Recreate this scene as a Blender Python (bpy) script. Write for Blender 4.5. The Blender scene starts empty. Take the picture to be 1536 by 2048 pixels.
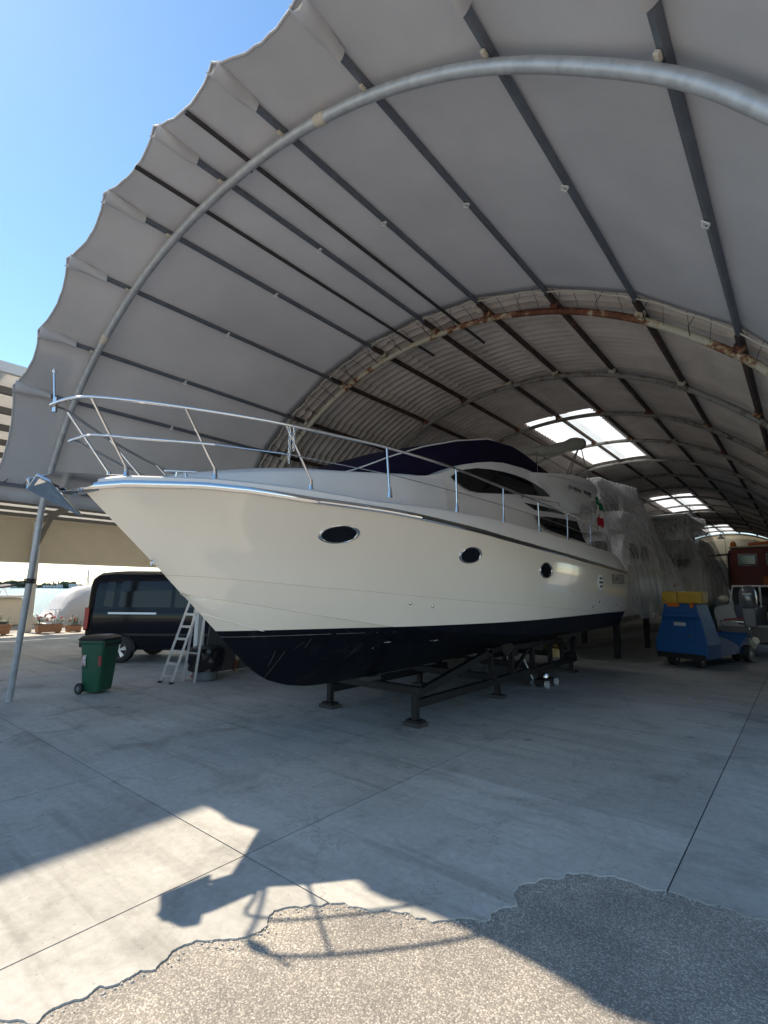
import bpy, bmesh, math, random
import numpy as np
from math import pi, sin, cos, radians as R
from mathutils import Vector, Matrix, noise as mnoise
from mathutils.geometry import tessellate_polygon

# ------------------------------------------------------------------ camera, sky, sun, exposure
SC = bpy.context.scene
COL = SC.collection
cam = bpy.data.objects.new('camera', bpy.data.cameras.new('camera'))
COL.objects.link(cam)
cam.data.sensor_fit = 'VERTICAL'
cam.data.sensor_height = 36.0
cam.data.lens = 1010.0 / 2048.0 * 36.0
cam.data.clip_start = 0.05
cam.data.clip_end = 20000
cam.matrix_world = (Matrix.Translation((0, 0, 2.0)) @
                    Matrix.Rotation(R(39.628), 4, 'Z') @ Matrix.Rotation(R(90 + 8.682), 4, 'X') @ Matrix.Rotation(R(0.386), 4, 'Z'))
SC.camera = cam

SUN = Vector((-2.35, -0.34, 3.0)).normalized()          # towards the sun
w = bpy.data.worlds.new('World'); SC.world = w; w.use_nodes = True
nt = w.node_tree; nt.nodes.clear()
sky = nt.nodes.new('ShaderNodeTexSky'); sky.sky_type = 'NISHITA'; sky.sun_disc = False
sky.sun_elevation = math.asin(SUN.z); sky.sun_rotation = math.atan2(SUN.x, SUN.y)
sky.air_density = 1.0; sky.dust_density = 0.1; sky.ozone_density = 1.0
bg = nt.nodes.new('ShaderNodeBackground'); bg.inputs['Strength'].default_value = 0.074
wo = nt.nodes.new('ShaderNodeOutputWorld')
tc = nt.nodes.new('ShaderNodeTexCoord'); mpw = nt.nodes.new('ShaderNodeMapping'); mpw.inputs['Scale'].default_value = (3.0, 3.0, 9.0)
cn = nt.nodes.new('ShaderNodeTexNoise'); cn.inputs['Scale'].default_value = 1.7; cn.inputs['Detail'].default_value = 8; cn.inputs['Roughness'].default_value = .6
cw_ = nt.nodes.new('ShaderNodeValToRGB'); cw_.color_ramp.elements[0].position = .56; cw_.color_ramp.elements[1].position = .80
cw_.color_ramp.elements[1].color = (.75, .75, .75, 1)
cm = nt.nodes.new('ShaderNodeMix'); cm.data_type = 'RGBA'; cm.inputs[7].default_value = (7.5, 7.6, 7.8, 1)
nt.links.new(tc.outputs['Generated'], mpw.inputs[0]); nt.links.new(mpw.outputs[0], cn.inputs['Vector']); nt.links.new(cn.outputs['Fac'], cw_.inputs[0])
sx_ = nt.nodes.new('ShaderNodeSeparateXYZ'); nt.links.new(tc.outputs['Generated'], sx_.inputs[0])
lo_ = nt.nodes.new('ShaderNodeMapRange'); lo_.inputs[1].default_value = .28; lo_.inputs[2].default_value = .42; lo_.inputs[3].default_value = 1; lo_.inputs[4].default_value = 0; nt.links.new(sx_.outputs[2], lo_.inputs[0])
ml_ = nt.nodes.new('ShaderNodeMath'); ml_.operation = 'MULTIPLY'; nt.links.new(cw_.outputs[0], ml_.inputs[0]); nt.links.new(lo_.outputs[0], ml_.inputs[1])
nt.links.new(ml_.outputs[0], cm.inputs[0]); hs = nt.nodes.new('ShaderNodeHueSaturation'); hs.inputs['Saturation'].default_value = 1.12; hs.inputs['Hue'].default_value = .494; nt.links.new(sky.outputs[0], hs.inputs['Color']); nt.links.new(hs.outputs[0], cm.inputs[6]); nt.links.new(cm.outputs[2], bg.inputs['Color']); nt.links.new(bg.outputs[0], wo.inputs['Surface'])
sl = bpy.data.lights.new('sun', 'SUN'); sl.energy = 2.4; sl.angle = R(0.55); sl.color = (1.0, 0.87, 0.68)
so = bpy.data.objects.new('sun', sl); COL.objects.link(so)
so.rotation_euler = SUN.to_track_quat('Z', 'Y').to_euler(); so.location = (-60, -12, 80)
SC.view_settings.view_transform = 'Standard'; SC.view_settings.look = 'None'
SC.view_settings.exposure = 1.66; SC.view_settings.gamma = 1.0
try:
    SC.cycles.max_bounces = 8; SC.cycles.diffuse_bounces = 5; SC.cycles.transparent_max_bounces = 12
except Exception: pass

rng = random.Random(7)

# ------------------------------------------------------------------ materials
MATS = {}
def nodes_of(name):
    m = bpy.data.materials.new(name); m.use_nodes = True
    n = m.node_tree; n.nodes.clear()
    out = n.nodes.new('ShaderNodeOutputMaterial'); p = n.nodes.new('ShaderNodeBsdfPrincipled')
    n.links.new(p.outputs[0], out.inputs[0])
    return m, n, p, out
def mat(name, col, rough=0.5, metal=0.0, var=0.0, vs=3.0, bump=0.0, bs=40.0, col2=None, thr=None, coat=0.0, spec=0.5, stretch=None, detail=6, trans=0.0, ssrand=0.0):
    """principled surface with world-space colour noise and fine relief"""
    if name in MATS: return MATS[name]
    m, n, p, out = nodes_of(name)
    N = n.nodes.new; L = n.links.new
    p.inputs['Roughness'].default_value = rough; p.inputs['Metallic'].default_value = metal
    p.inputs['Specular IOR Level'].default_value = spec
    p.inputs['Coat Weight'].default_value = coat; p.inputs['Coat Roughness'].default_value = 0.05
    geo = N('ShaderNodeNewGeometry'); vec = geo.outputs['Position']
    if stretch:
        mp = N('ShaderNodeMapping'); mp.inputs['Scale'].default_value = stretch; L(vec, mp.inputs['Vector']); vec = mp.outputs[0]
    if var > 0 or col2:
        nz = N('ShaderNodeTexNoise'); nz.inputs['Scale'].default_value = vs; nz.inputs['Detail'].default_value = detail; nz.inputs['Roughness'].default_value = 0.62
        L(vec, nz.inputs['Vector'])
        cr = N('ShaderNodeValToRGB')
        if col2:
            t = thr or (0.45, 0.6)
            cr.color_ramp.elements[0].position = t[0]; cr.color_ramp.elements[1].position = t[1]
            cr.color_ramp.elements[0].color = (*col, 1); cr.color_ramp.elements[1].color = (*col2, 1)
        else:
            cr.color_ramp.elements[0].position = 0.25; cr.color_ramp.elements[1].position = 0.75
            cr.color_ramp.elements[0].color = (*[c * (1 - var) for c in col], 1)
            cr.color_ramp.elements[1].color = (*[min(1, c * (1 + var)) for c in col], 1)
        L(nz.outputs['Fac'], cr.inputs[0]); csrc = cr.outputs[0]
        if ssrand:
            oi = N('ShaderNodeObjectInfo'); mr = N('ShaderNodeMapRange'); mr.inputs[3].default_value = 1 - ssrand; mr.inputs[4].default_value = 1 + ssrand
            L(oi.outputs['Random'], mr.inputs[0]); mx = N('ShaderNodeMix'); mx.data_type = 'RGBA'; mx.blend_type = 'MULTIPLY'; mx.inputs[0].default_value = 1
            L(csrc, mx.inputs[6]); L(mr.outputs[0], mx.inputs[7]); csrc = mx.outputs[2]
        L(csrc, p.inputs['Base Color'])
        rr = N('ShaderNodeMapRange'); rr.inputs[3].default_value = max(0.02, rough * 0.8); rr.inputs[4].default_value = min(1, rough * 1.2)
        L(nz.outputs['Fac'], rr.inputs[0]); L(rr.outputs[0], p.inputs['Roughness'])
    else:
        p.inputs['Base Color'].default_value = (*col, 1)
    if bump > 0:
        nb = N('ShaderNodeTexNoise'); nb.inputs['Scale'].default_value = bs; nb.inputs['Detail'].default_value = 5
        L(vec, nb.inputs['Vector']); b = N('ShaderNodeBump'); b.inputs['Strength'].default_value = bump; b.inputs['Distance'].default_value = 0.01
        L(nb.outputs['Fac'], b.inputs['Height']); L(b.outputs[0], p.inputs['Normal'])
    if trans > 0:
        t = N('ShaderNodeBsdfTranslucent'); ms = N('ShaderNodeMixShader'); ms.inputs[0].default_value = trans
        if var > 0 or col2: L(csrc, t.inputs[0])
        else: t.inputs[0].default_value = (*col, 1)
        L(p.outputs[0], ms.inputs[1]); L(t.outputs[0], ms.inputs[2]); L(ms.outputs[0], out.inputs[0])
    MATS[name] = m
    return m

def concrete_mat():
    m, n, p, out = nodes_of('concrete'); N = n.nodes.new; L = n.links.new
    geo = N('ShaderNodeNewGeometry'); pos = geo.outputs['Position']
    def noise(s, d=6, r=.6, v=pos, dist=0):
        a = N('ShaderNodeTexNoise'); a.inputs['Scale'].default_value = s; a.inputs['Detail'].default_value = d; a.inputs['Roughness'].default_value = r
        a.inputs['Distortion'].default_value = dist; L(v, a.inputs['Vector']); return a.outputs['Fac']
    def ramp(f, a, b, ca, cb):
        r = N('ShaderNodeValToRGB'); r.color_ramp.elements[0].position = a; r.color_ramp.elements[1].position = b
        r.color_ramp.elements[0].color = (*ca, 1); r.color_ramp.elements[1].color = (*cb, 1); L(f, r.inputs[0]); return r.outputs[0]
    def mul(a, b, f=1.0):
        x = N('ShaderNodeMix'); x.data_type = 'RGBA'; x.blend_type = 'MULTIPLY'; x.inputs[0].default_value = f; L(a, x.inputs[6]); L(b, x.inputs[7]); return x.outputs[2]
    base = ramp(noise(.55, 8, .65), .3, .72, (.40, .385, .35), (.60, .58, .54))
    fine = ramp(noise(14, 8, .7), .3, .7, (.82, .82, .82), (1.08, 1.08, 1.08))
    blot = ramp(noise(1.3, 5, .55, dist=.8), .54, .72, (1, 1, 1), (.52, .51, .50))
    mp = N('ShaderNodeMapping'); mp.inputs['Rotation'].default_value = (0, 0, .5); mp.inputs['Scale'].default_value = (.35, 3.2, 1); L(pos, mp.inputs['Vector'])
    streak = ramp(noise(1.2, 6, .7, mp.outputs[0]), .48, .72, (1, 1, 1), (.70, .69, .68))
    v = N('ShaderNodeTexVoronoi'); v.inputs['Scale'].default_value = 13; v.inputs['Randomness'].default_value = 1; L(pos, v.inputs['Vector'])
    pit = ramp(v.outputs['Distance'], .05, .11, (.45, .42, .38), (1, 1, 1))
    v2 = N('ShaderNodeTexVoronoi'); v2.inputs['Scale'].default_value = 1.1; L(pos, v2.inputs['Vector'])
    oil = ramp(v2.outputs['Distance'], .03, .1, (.35, .34, .33), (1, 1, 1))
    oi = N('ShaderNodeObjectInfo'); mr = N('ShaderNodeMapRange'); mr.inputs[3].default_value = .9; mr.inputs[4].default_value = 1.08; L(oi.outputs['Random'], mr.inputs[0])
    mp2 = N('ShaderNodeMapping'); mp2.inputs['Rotation'].default_value = (0, 0, -.9); mp2.inputs['Scale'].default_value = (.18, 2.2, 1); L(pos, mp2.inputs['Vector'])
    tyre = ramp(noise(2.1, 4, .5, mp2.outputs[0]), .60, .70, (1, 1, 1), (.66, .65, .64))
    pale = ramp(noise(2.6, 7, .7, dist=1.5), .60, .74, (1, 1, 1), (1.22, 1.2, 1.17))
    c = mul(mul(mul(base, fine), blot, .6), streak, .7)
    c = mul(mul(c, tyre, .6), pale, .8)
    cf = noise(.42, 9, .62, dist=.6); sb_ = N('ShaderNodeMath'); sb_.operation = 'SUBTRACT'; sb_.inputs[1].default_value = .5; L(cf, sb_.inputs[0])
    ab = N('ShaderNodeMath'); ab.operation = 'ABSOLUTE'; L(sb_.outputs[0], ab.inputs[0])
    crack = ramp(ab.outputs[0], .0008, .0022, (.25, .24, .23), (1, 1, 1))
    c = mul(c, crack, .4)
    v3 = N('ShaderNodeTexVoronoi'); v3.inputs['Scale'].default_value = 2.3; L(pos, v3.inputs['Vector'])
    drip = ramp(v3.outputs['Distance'], .012, .03, (.30, .29, .28), (1, 1, 1)); c = mul(c, drip, .8)
    c = mul(mul(mul(c, pit, .55), oil, .5), mr.outputs[0])
    L(c, p.inputs['Base Color'])
    p.inputs['Roughness'].default_value = .72; p.inputs['Specular IOR Level'].default_value = .35
    b = N('ShaderNodeBump'); b.inputs['Strength'].default_value = .25; b.inputs['Distance'].default_value = .006; L(noise(60, 6, .7), b.inputs['Height']); L(b.outputs[0], p.inputs['Normal'])
    return m
def aggregate_mat():
    m, n, p, out = nodes_of('exposed_aggregate'); N = n.nodes.new; L = n.links.new
    geo = N('ShaderNodeNewGeometry'); pos = geo.outputs['Position']
    wz = N('ShaderNodeTexNoise'); wz.inputs['Scale'].default_value = 40; L(pos, wz.inputs['Vector'])
    va = N('ShaderNodeVectorMath'); va.operation = 'MULTIPLY_ADD'; va.inputs[1].default_value = (.012, .012, .012); L(wz.outputs['Color'], va.inputs[0]); L(pos, va.inputs[2])
    def vor(scale):
        v = N('ShaderNodeTexVoronoi'); v.inputs['Scale'].default_value = scale; L(va.outputs[0], v.inputs['Vector']); return v
    v = vor(100)
    cr = N('ShaderNodeValToRGB'); e = cr.color_ramp.elements
    e[0].position = 0; e[0].color = (.21, .195, .17, 1); e[1].position = 1; e[1].color = (.66, .61, .53, 1)
    for ps, c in ((.3, (.32, .285, .24)), (.5, (.41, .37, .315)), (.75, (.52, .475, .41))):
        k = e.new(ps); k.color = (*c, 1)
    sep = N('ShaderNodeSeparateColor'); L(v.outputs['Color'], sep.inputs[0]); L(sep.outputs[0], cr.inputs[0])
    edge = N('ShaderNodeValToRGB'); edge.color_ramp.elements[0].position = .42; edge.color_ramp.elements[1].position = .66
    edge.color_ramp.elements[0].color = (0, 0, 0, 1); edge.color_ramp.elements[1].color = (1, 1, 1, 1); L(v.outputs['Distance'], edge.inputs[0])
    mx = N('ShaderNodeMix'); mx.data_type = 'RGBA'; L(edge.outputs[0], mx.inputs[0]); L(cr.outputs[0], mx.inputs[6]); mx.inputs[7].default_value = (.27, .25, .225, 1)
    big = N('ShaderNodeTexNoise'); big.inputs['Scale'].default_value = 1.6; big.inputs['Detail'].default_value = 5; L(pos, big.inputs['Vector'])
    br = N('ShaderNodeValToRGB'); br.color_ramp.elements[0].position = .35; br.color_ramp.elements[1].position = .7
    br.color_ramp.elements[0].color = (.72, .72, .74, 1); br.color_ramp.elements[1].color = (1.15, 1.13, 1.1, 1); L(big.outputs['Fac'], br.inputs[0])
    m2 = N('ShaderNodeMix'); m2.data_type = 'RGBA'; m2.blend_type = 'MULTIPLY'; m2.inputs[0].default_value = 1; L(mx.outputs[2], m2.inputs[6]); L(br.outputs[0], m2.inputs[7])
    L(m2.outputs[2], p.inputs['Base Color']); p.inputs['Roughness'].default_value = .8
    b = N('ShaderNodeBump'); b.invert = True; b.inputs['Strength'].default_value = .45; b.inputs['Distance'].default_value = .006; L(v.outputs['Distance'], b.inputs['Height']); L(b.outputs[0], p.inputs['Normal'])
    return m
def rust_mat():
    m, n, p, out = nodes_of('peeling_rust'); N = n.nodes.new; L = n.links.new
    geo = N('ShaderNodeNewGeometry'); pos = geo.outputs['Position']
    a = N('ShaderNodeTexNoise'); a.inputs['Scale'].default_value = 5; a.inputs['Detail'].default_value = 8; a.inputs['Roughness'].default_value = .7; L(pos, a.inputs['Vector'])
    big = N('ShaderNodeTexNoise'); big.inputs['Scale'].default_value = .5; L(pos, big.inputs['Vector'])
    ad = N('ShaderNodeMath'); ad.operation = 'ADD'; L(a.outputs['Fac'], ad.inputs[0]); L(big.outputs['Fac'], ad.inputs[1])
    hf = N('ShaderNodeMath'); hf.operation = 'MULTIPLY'; hf.inputs[1].default_value = .5; L(ad.outputs[0], hf.inputs[0]); ad = hf
    cr = N('ShaderNodeValToRGB'); e = cr.color_ramp.elements
    e[0].position = .44; e[0].color = (.13, .045, .025, 1); e[1].position = .6; e[1].color = (.52, .50, .42, 1)
    for ps, c in ((.49, (.22, .09, .045)), (.515, (.42, .34, .22)), (.53, (.5, .47, .36))): k = e.new(ps); k.color = (*c, 1)
    L(ad.outputs[0], cr.inputs[0]); L(cr.outputs[0], p.inputs['Base Color']); p.inputs['Roughness'].default_value = .75
    b = N('ShaderNodeBump'); b.inputs['Strength'].default_value = .5; b.inputs['Distance'].default_value = .01; L(a.outputs['Fac'], b.inputs['Height']); L(b.outputs[0], p.inputs['Normal'])
    return m
def film_mat(name, fac=.5):
    m, n, p, out = nodes_of(name); N = n.nodes.new; L = n.links.new
    geo = N('ShaderNodeNewGeometry'); mp = N('ShaderNodeMapping'); mp.inputs['Scale'].default_value = (8.5, 8.5, .45); L(geo.outputs['Position'], mp.inputs['Vector'])
    a = N('ShaderNodeTexNoise'); a.inputs['Scale'].default_value = 1.0; a.inputs['Detail'].default_value = 2.5; a.inputs['Distortion'].default_value = .5; L(mp.outputs[0], a.inputs['Vector'])
    cr = N('ShaderNodeValToRGB'); cr.color_ramp.elements[0].position = .38; cr.color_ramp.elements[1].position = .72
    cr.color_ramp.elements[0].color = (fac * .7,) * 3 + (1,); cr.color_ramp.elements[1].color = (min(1, fac * 1.45),) * 3 + (1,); L(a.outputs['Fac'], cr.inputs[0])
    tr = N('ShaderNodeBsdfTransparent'); tr.inputs[0].default_value = (.93, .94, .95, 1)
    tl = N('ShaderNodeBsdfTranslucent'); tl.inputs[0].default_value = (.8, .8, .8, 1)
    p.inputs['Base Color'].default_value = (.9, .9, .9, 1); p.inputs['Roughness'].default_value = .18; p.inputs['Specular IOR Level'].default_value = .7
    m1 = N('ShaderNodeMixShader'); m1.inputs[0].default_value = .5; L(p.outputs[0], m1.inputs[1]); L(tl.outputs[0], m1.inputs[2])
    m2 = N('ShaderNodeMixShader'); L(cr.outputs[0], m2.inputs[0]); L(tr.outputs[0], m2.inputs[1]); L(m1.outputs[0], m2.inputs[2]); L(m2.outputs[0], out.inputs[0])
    b = N('ShaderNodeBump'); b.inputs['Strength'].default_value = .6; b.inputs['Distance'].default_value = .03; L(a.outputs['Fac'], b.inputs['Height']); L(b.outputs[0], p.inputs['Normal'])
    return m
def water_mat():
    m, n, p, out = nodes_of('sea_water'); N = n.nodes.new; L = n.links.new
    geo = N('ShaderNodeNewGeometry')
    a = N('ShaderNodeTexNoise'); a.inputs['Scale'].default_value = .55; a.inputs['Detail'].default_value = 8; a.inputs['Roughness'].default_value = .7; L(geo.outputs['Position'], a.inputs['Vector'])
    p.inputs['Base Color'].default_value = (.02, .075, .13, 1); p.inputs['Roughness'].default_value = .12; p.inputs['IOR'].default_value = 1.33
    b = N('ShaderNodeBump'); b.inputs['Strength'].default_value = 1; b.inputs['Distance'].default_value = .35; L(a.outputs['Fac'], b.inputs['Height']); L(b.outputs[0], p.inputs['Normal'])
    return m

CONC = concrete_mat(); AGG = aggregate_mat(); RUST = rust_mat(); WATER = water_mat()
FILM = film_mat('clear_wrap_film', .34); FILM2 = film_mat('clear_wrap_film_far', .38)
TARP = mat('grey_pvc_fabric', (.62, .615, .63), .62, var=.09, vs=.8, bump=.5, bs=6, trans=.16)
GALV = mat('galvanised_steel', (.46, .48, .50), .45, .4, var=.22, vs=9, bump=.05)
PURL = mat('painted_purlin_steel', (.16, .18, .21), .5, .35, var=.2, vs=7)
DARKP = mat('dark_steel_pole', (.07, .065, .065), .5, .4, var=.3, vs=6)
OLDP = mat('rusty_dark_purlin', (.055, .04, .035), .8, 0, col2=(.15, .07, .045), thr=(.5, .68), vs=5, bump=.3)
OLDA = mat('stained_grey_arch', (.28, .27, .25), .8, 0, col2=(.12, .08, .055), thr=(.52, .66), vs=7, bump=.3)
FIBRE = mat('fibre_cement', (.58, .52, .475), .9, var=.22, vs=1.4, bump=.25, bs=30, ssrand=.10)
SKYL = mat('translucent_sheet', (.86, .88, .88), .4, var=.05, vs=1, trans=.85)
ROPE = mat('pale_rope', (.62, .58, .5), .9, bump=.2, bs=300)
DROPE = mat('dark_rope', (.05, .05, .05), .9)
TAPE = mat('beige_tape', (.55, .5, .42), .7, var=.1, vs=20)
CLIPW = mat('white_strap', (.75, .75, .74), .6)
GEL = mat('white_gelcoat', (.87, .79, .675), .09, var=.03, vs=1.2, coat=.4, stretch=(1, 1, .25), detail=8)
GELD = mat('white_deck_gelcoat', (.80, .79, .77), .3, var=.03, vs=3)
ANTI = mat('navy_antifouling', (.0045, .0055, .010), .45, 0, col2=(.030, .031, .034), thr=(.56, .78), vs=5.5, bump=.15, bs=25, spec=.15)
CHROME = mat('polished_stainless', (.78, .78, .78), .06, 1.0)
STEEL = mat('brushed_stainless', (.70, .70, .70), .2, 1.0)
RUBBER = mat('black_rubber', (.018, .018, .018), .6, bump=.05)
RRUB = mat('rub_rail_insert', (.03, .03, .032), .35, spec=.5)
GLASSD = mat('dark_tinted_glass', (.004, .005, .008), .05, spec=.4)
NAVY = mat('navy_canvas', (.007, .0045, .024), .8, spec=.2, var=.35, vs=2.5, bump=.25, bs=14)
BEIGEC = mat('beige_canvas', (.40, .39, .34), .85, var=.12, vs=6, bump=.4, bs=14)
BLACKST = mat('black_cradle_steel', (.016, .015, .016), .55, .3, col2=(.05, .035, .03), thr=(.6, .8), vs=6)
WOODP = mat('dark_timber_pad', (.05, .045, .04), .85, var=.3, vs=14, bump=.3)
GREENF = mat('flag_green', (.0, .16, .06), .8); WHITEF = mat('flag_white', (.75, .74, .70), .8); REDF = mat('flag_red', (.45, .01, .025), .8)
VANB = mat('gloss_black_paint', (.006, .007, .011), .12, coat=.1, spec=.25)
BINL = mat('black_plastic', (.014, .014, .016), .45, bump=.1)
BING = mat('green_plastic', (.012, .085, .045), .48, var=.12, vs=5)
REDP = mat('red_lens', (.42, .02, .02), .2, coat=.5)
REDW = mat('faded_red_plastic', (.35, .05, .05), .6, var=.2, vs=20)
WHITEP = mat('white_paint', (.78, .78, .76), .45, var=.04, vs=4)
GREYP = mat('grey_plastic', (.13, .15, .17), .55)
BAG = mat('black_bag_film', (.012, .011, .016), .28, bump=.5, bs=18)
ALU = mat('aluminium', (.66, .66, .66), .32, .9, var=.1, vs=10)
SHEDP = mat('pale_shed_panel', (.80, .78, .74), .7, var=.06, vs=2, trans=.55)
SHEDB = mat('dark_shed_beam', (.12, .12, .115), .7, var=.15, vs=4)
FASC = mat('beige_fascia_sheet', (.62, .56, .44), .65, var=.06, vs=2, trans=.12)
SHEDG = mat('pale_grey_gutter', (.56, .55, .52), .6, var=.05, vs=2)
TERRA = mat('terracotta', (.36, .19, .11), .85, var=.2, vs=9, bump=.2)
SOIL = mat('potting_soil', (.04, .03, .022), .95, bump=.4)
LEAF = mat('plant_leaf', (.07, .13, .03), .6, var=.4, vs=14, trans=.25)
PETALR = mat('red_petal', (.6, .04, .07), .7); PETALW = mat('pale_petal', (.8, .72, .6), .7)
COVERW = mat('white_boat_cover', (.50, .51, .53), .7, var=.06, vs=2.2, bump=.5, bs=5, trans=.12)
TREES = mat('far_tree_foliage', (.045, .075, .035), .9, var=.45, vs=.12)
LAND = mat('far_shore_land', (.16, .16, .12), .9, var=.2, vs=.02)
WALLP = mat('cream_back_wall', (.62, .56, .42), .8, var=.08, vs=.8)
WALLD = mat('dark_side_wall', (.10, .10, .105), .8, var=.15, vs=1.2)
RENDER_ = mat('grey_render', (.62, .60, .55), .85, var=.08, vs=1)
BLUEP = mat('blue_machine_paint', (.006, .085, .27), .5, col2=(.035, .06, .10), thr=(.56, .74), vs=6, bump=.08)
YELP = mat('yellow_machine_paint', (.55, .34, .04), .5, col2=(.24, .15, .05), thr=(.58, .74), vs=8)
OUTB = mat('grey_outboard_paint', (.22, .23, .25), .25, .3, coat=.4)
REDT = mat('dark_red_truck_paint', (.20, .03, .025), .45, var=.15, vs=3)
ORNG = mat('orange_plastic', (.6, .15, .02), .5)
TEAL = mat('greenish_glass', (.03, .15, .13), .1)
SMALLB = mat('pale_grey_boat_paint', (.50, .50, .50), .4, var=.08, vs=5)
CREAMB = mat('cream_boat_paint', (.62, .56, .44), .3, var=.05, vs=3)

# ------------------------------------------------------------------ mesh helpers
ORG = {}
def V(*a): return Vector(a)
def root(name, label, cat, loc=(0, 0, 0), rz=0.0, group=None, local=False):
    o = bpy.data.objects.new(name, None); COL.objects.link(o); o.empty_display_size = .2
    o.location = loc; o.rotation_euler = (0, 0, rz)
    o['label'] = label; o['category'] = cat
    if group: o['group'] = group
    ORG[o.name] = (0, 0, 0) if local else tuple(loc)
    return o
def tag(o, label=None, cat=None, group=None, kind=None):
    if label: o['label'] = label
    if cat: o['category'] = cat
    if group: o['group'] = group
    if kind: o['kind'] = kind
    return o
def from_mesh(name, me, parent=None, loc=None):
    o = bpy.data.objects.new(name, me); COL.objects.link(o)
    if parent: o.parent = parent
    if loc is not None: o.location = loc
    return o
class MB:
    def __init__(s): s.v = []; s.f = []; s.mi = []; s.mats = []; s.cur = 0
    def m(s, material):
        if material not in s.mats: s.mats.append(material)
        s.cur = s.mats.index(material); return s
    def add(s, vs, fs):
        b = len(s.v); s.v += [tuple(x) for x in vs]
        for f in fs: s.f.append(tuple(i + b for i in f)); s.mi.append(s.cur)
        return s
    def box(s, c, d, rz=0, rot=None, taper=(1, 1)):
        hx, hy, hz = d[0] / 2, d[1] / 2, d[2] / 2
        M = rot if rot is not None else Matrix.Rotation(rz, 3, 'Z')
        vs = []
        for z, k in ((-hz, (1, 1)), (hz, taper)):
            for x, y in ((-1, -1), (1, -1), (1, 1), (-1, 1)):
                vs.append(M @ V(x * hx * k[0], y * hy * k[1], z) + V(*c))
        return s.add(vs, [(3, 2, 1, 0), (4, 5, 6, 7), (0, 1, 5, 4), (1, 2, 6, 5), (2, 3, 7, 6), (3, 0, 4, 7)])
    def beam(s, p, q, wd, hg, up=(0, 0, 1)):
        p = V(*p); q = V(*q); d = (q - p); L = d.length; d.normalize(); up = V(*up)
        if abs(d.dot(up)) > .98: up = V(1, 0, 0)
        x = d.cross(up).normalized(); z = x.cross(d).normalized()
        vs = [o + x * (a * wd / 2) + z * (b * hg / 2) for o in (p, q) for a, b in ((-1, -1), (1, -1), (1, 1), (-1, 1))]
        return s.add(vs, [(0, 1, 2, 3), (7, 6, 5, 4), (1, 0, 4, 5), (2, 1, 5, 6), (3, 2, 6, 7), (0, 3, 7, 4)])
    def tube(s, pts, r, n=8, closed=False, cap=True):
        P = [V(*p) for p in pts]; m = len(P); rs = r if isinstance(r, (list, tuple)) else [r] * m
        T = []
        for i in range(m):
            a = P[i - 1] if (i > 0 or closed) else P[i]; b = P[(i + 1) % m] if (i < m - 1 or closed) else P[i]
            t = (b - a); T.append(t.normalized() if t.length > 1e-9 else V(0, 0, 1))
        nrm = T[0].orthogonal().normalized(); vs = []
        for i in range(m):
            nrm = (nrm - T[i] * nrm.dot(T[i]));
            if nrm.length < 1e-6: nrm = T[i].orthogonal()
            nrm.normalize(); bn = T[i].cross(nrm)
            for k in range(n):
                a = 2 * pi * k / n; vs.append(P[i] + (nrm * cos(a) + bn * sin(a)) * rs[i])
        fs = []
        for i in range(m if closed else m - 1):
            for k in range(n):
                a = i * n + k; b = i * n + (k + 1) % n; j = (i + 1) % m
                fs.append((a, b, j * n + (k + 1) % n, j * n + k))
        if cap and not closed: fs += [tuple(range(n))[::-1], tuple(range((m - 1) * n, m * n))]
        return s.add(vs, fs)
    def lathe(s, prof, c=(0, 0, 0), n=20, axis='Z', rot=None):
        vs = []
        for r, h in prof:
            for k in range(n):
                a = 2 * pi * k / n
                p = V(r * cos(a), r * sin(a), h) if axis == 'Z' else (V(r * cos(a), h, r * sin(a)) if axis == 'Y' else V(h, r * cos(a), r * sin(a)))
                if rot is not None: p = rot @ p
                vs.append(p + V(*c))
        fs = [(i * n + k, i * n + (k + 1) % n, (i + 1) * n + (k + 1) % n, (i + 1) * n + k) for i in range(len(prof) - 1) for k in range(n)]
        if prof[0][0] > 1e-6: fs.append(tuple(range(n))[::-1])
        if prof[-1][0] > 1e-6: fs.append(tuple(range((len(prof) - 1) * n, len(prof) * n)))
        return s.add(vs, fs)
    def grid(s, rows, closeu=False):
        nr = len(rows); nc = len(rows[0]); vs = [p for r in rows for p in r]
        fs = [(i * nc + j, i * nc + (j + 1) % nc, (i + 1) * nc + (j + 1) % nc, (i + 1) * nc + j) for i in range(nr - 1) for j in range(nc if closeu else nc - 1)]
        return s.add(vs, fs)
    def prism(s, poly, fa, fb):
        """poly = 2D outline; fa, fb map a 2D point to the two 3D caps"""
        n = len(poly); va = [fa(*p) for p in poly]; vb = [fb(*p) for p in poly]
        tri = tessellate_polygon([[V(p[0], p[1], 0) for p in poly]])
        fs = [tuple(t) for t in tri] + [tuple(i + n for i in t)[::-1] for t in tri]
        fs += [(i, (i + 1) % n, n + (i + 1) % n, n + i) for i in range(n)]
        return s.add(va + vb, fs)
    def ball(s, c, r, n=10, m=7, sq=(1, 1, 1)):
        rows = []
        for i in range(m + 1):
            t = pi * i / m
            rows.append([(c[0] + r * sq[0] * sin(t) * cos(2 * pi * k / n), c[1] + r * sq[1] * sin(t) * sin(2 * pi * k / n), c[2] + r * sq[2] * cos(t)) for k in range(n)])
        return s.grid(rows, True)
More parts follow.
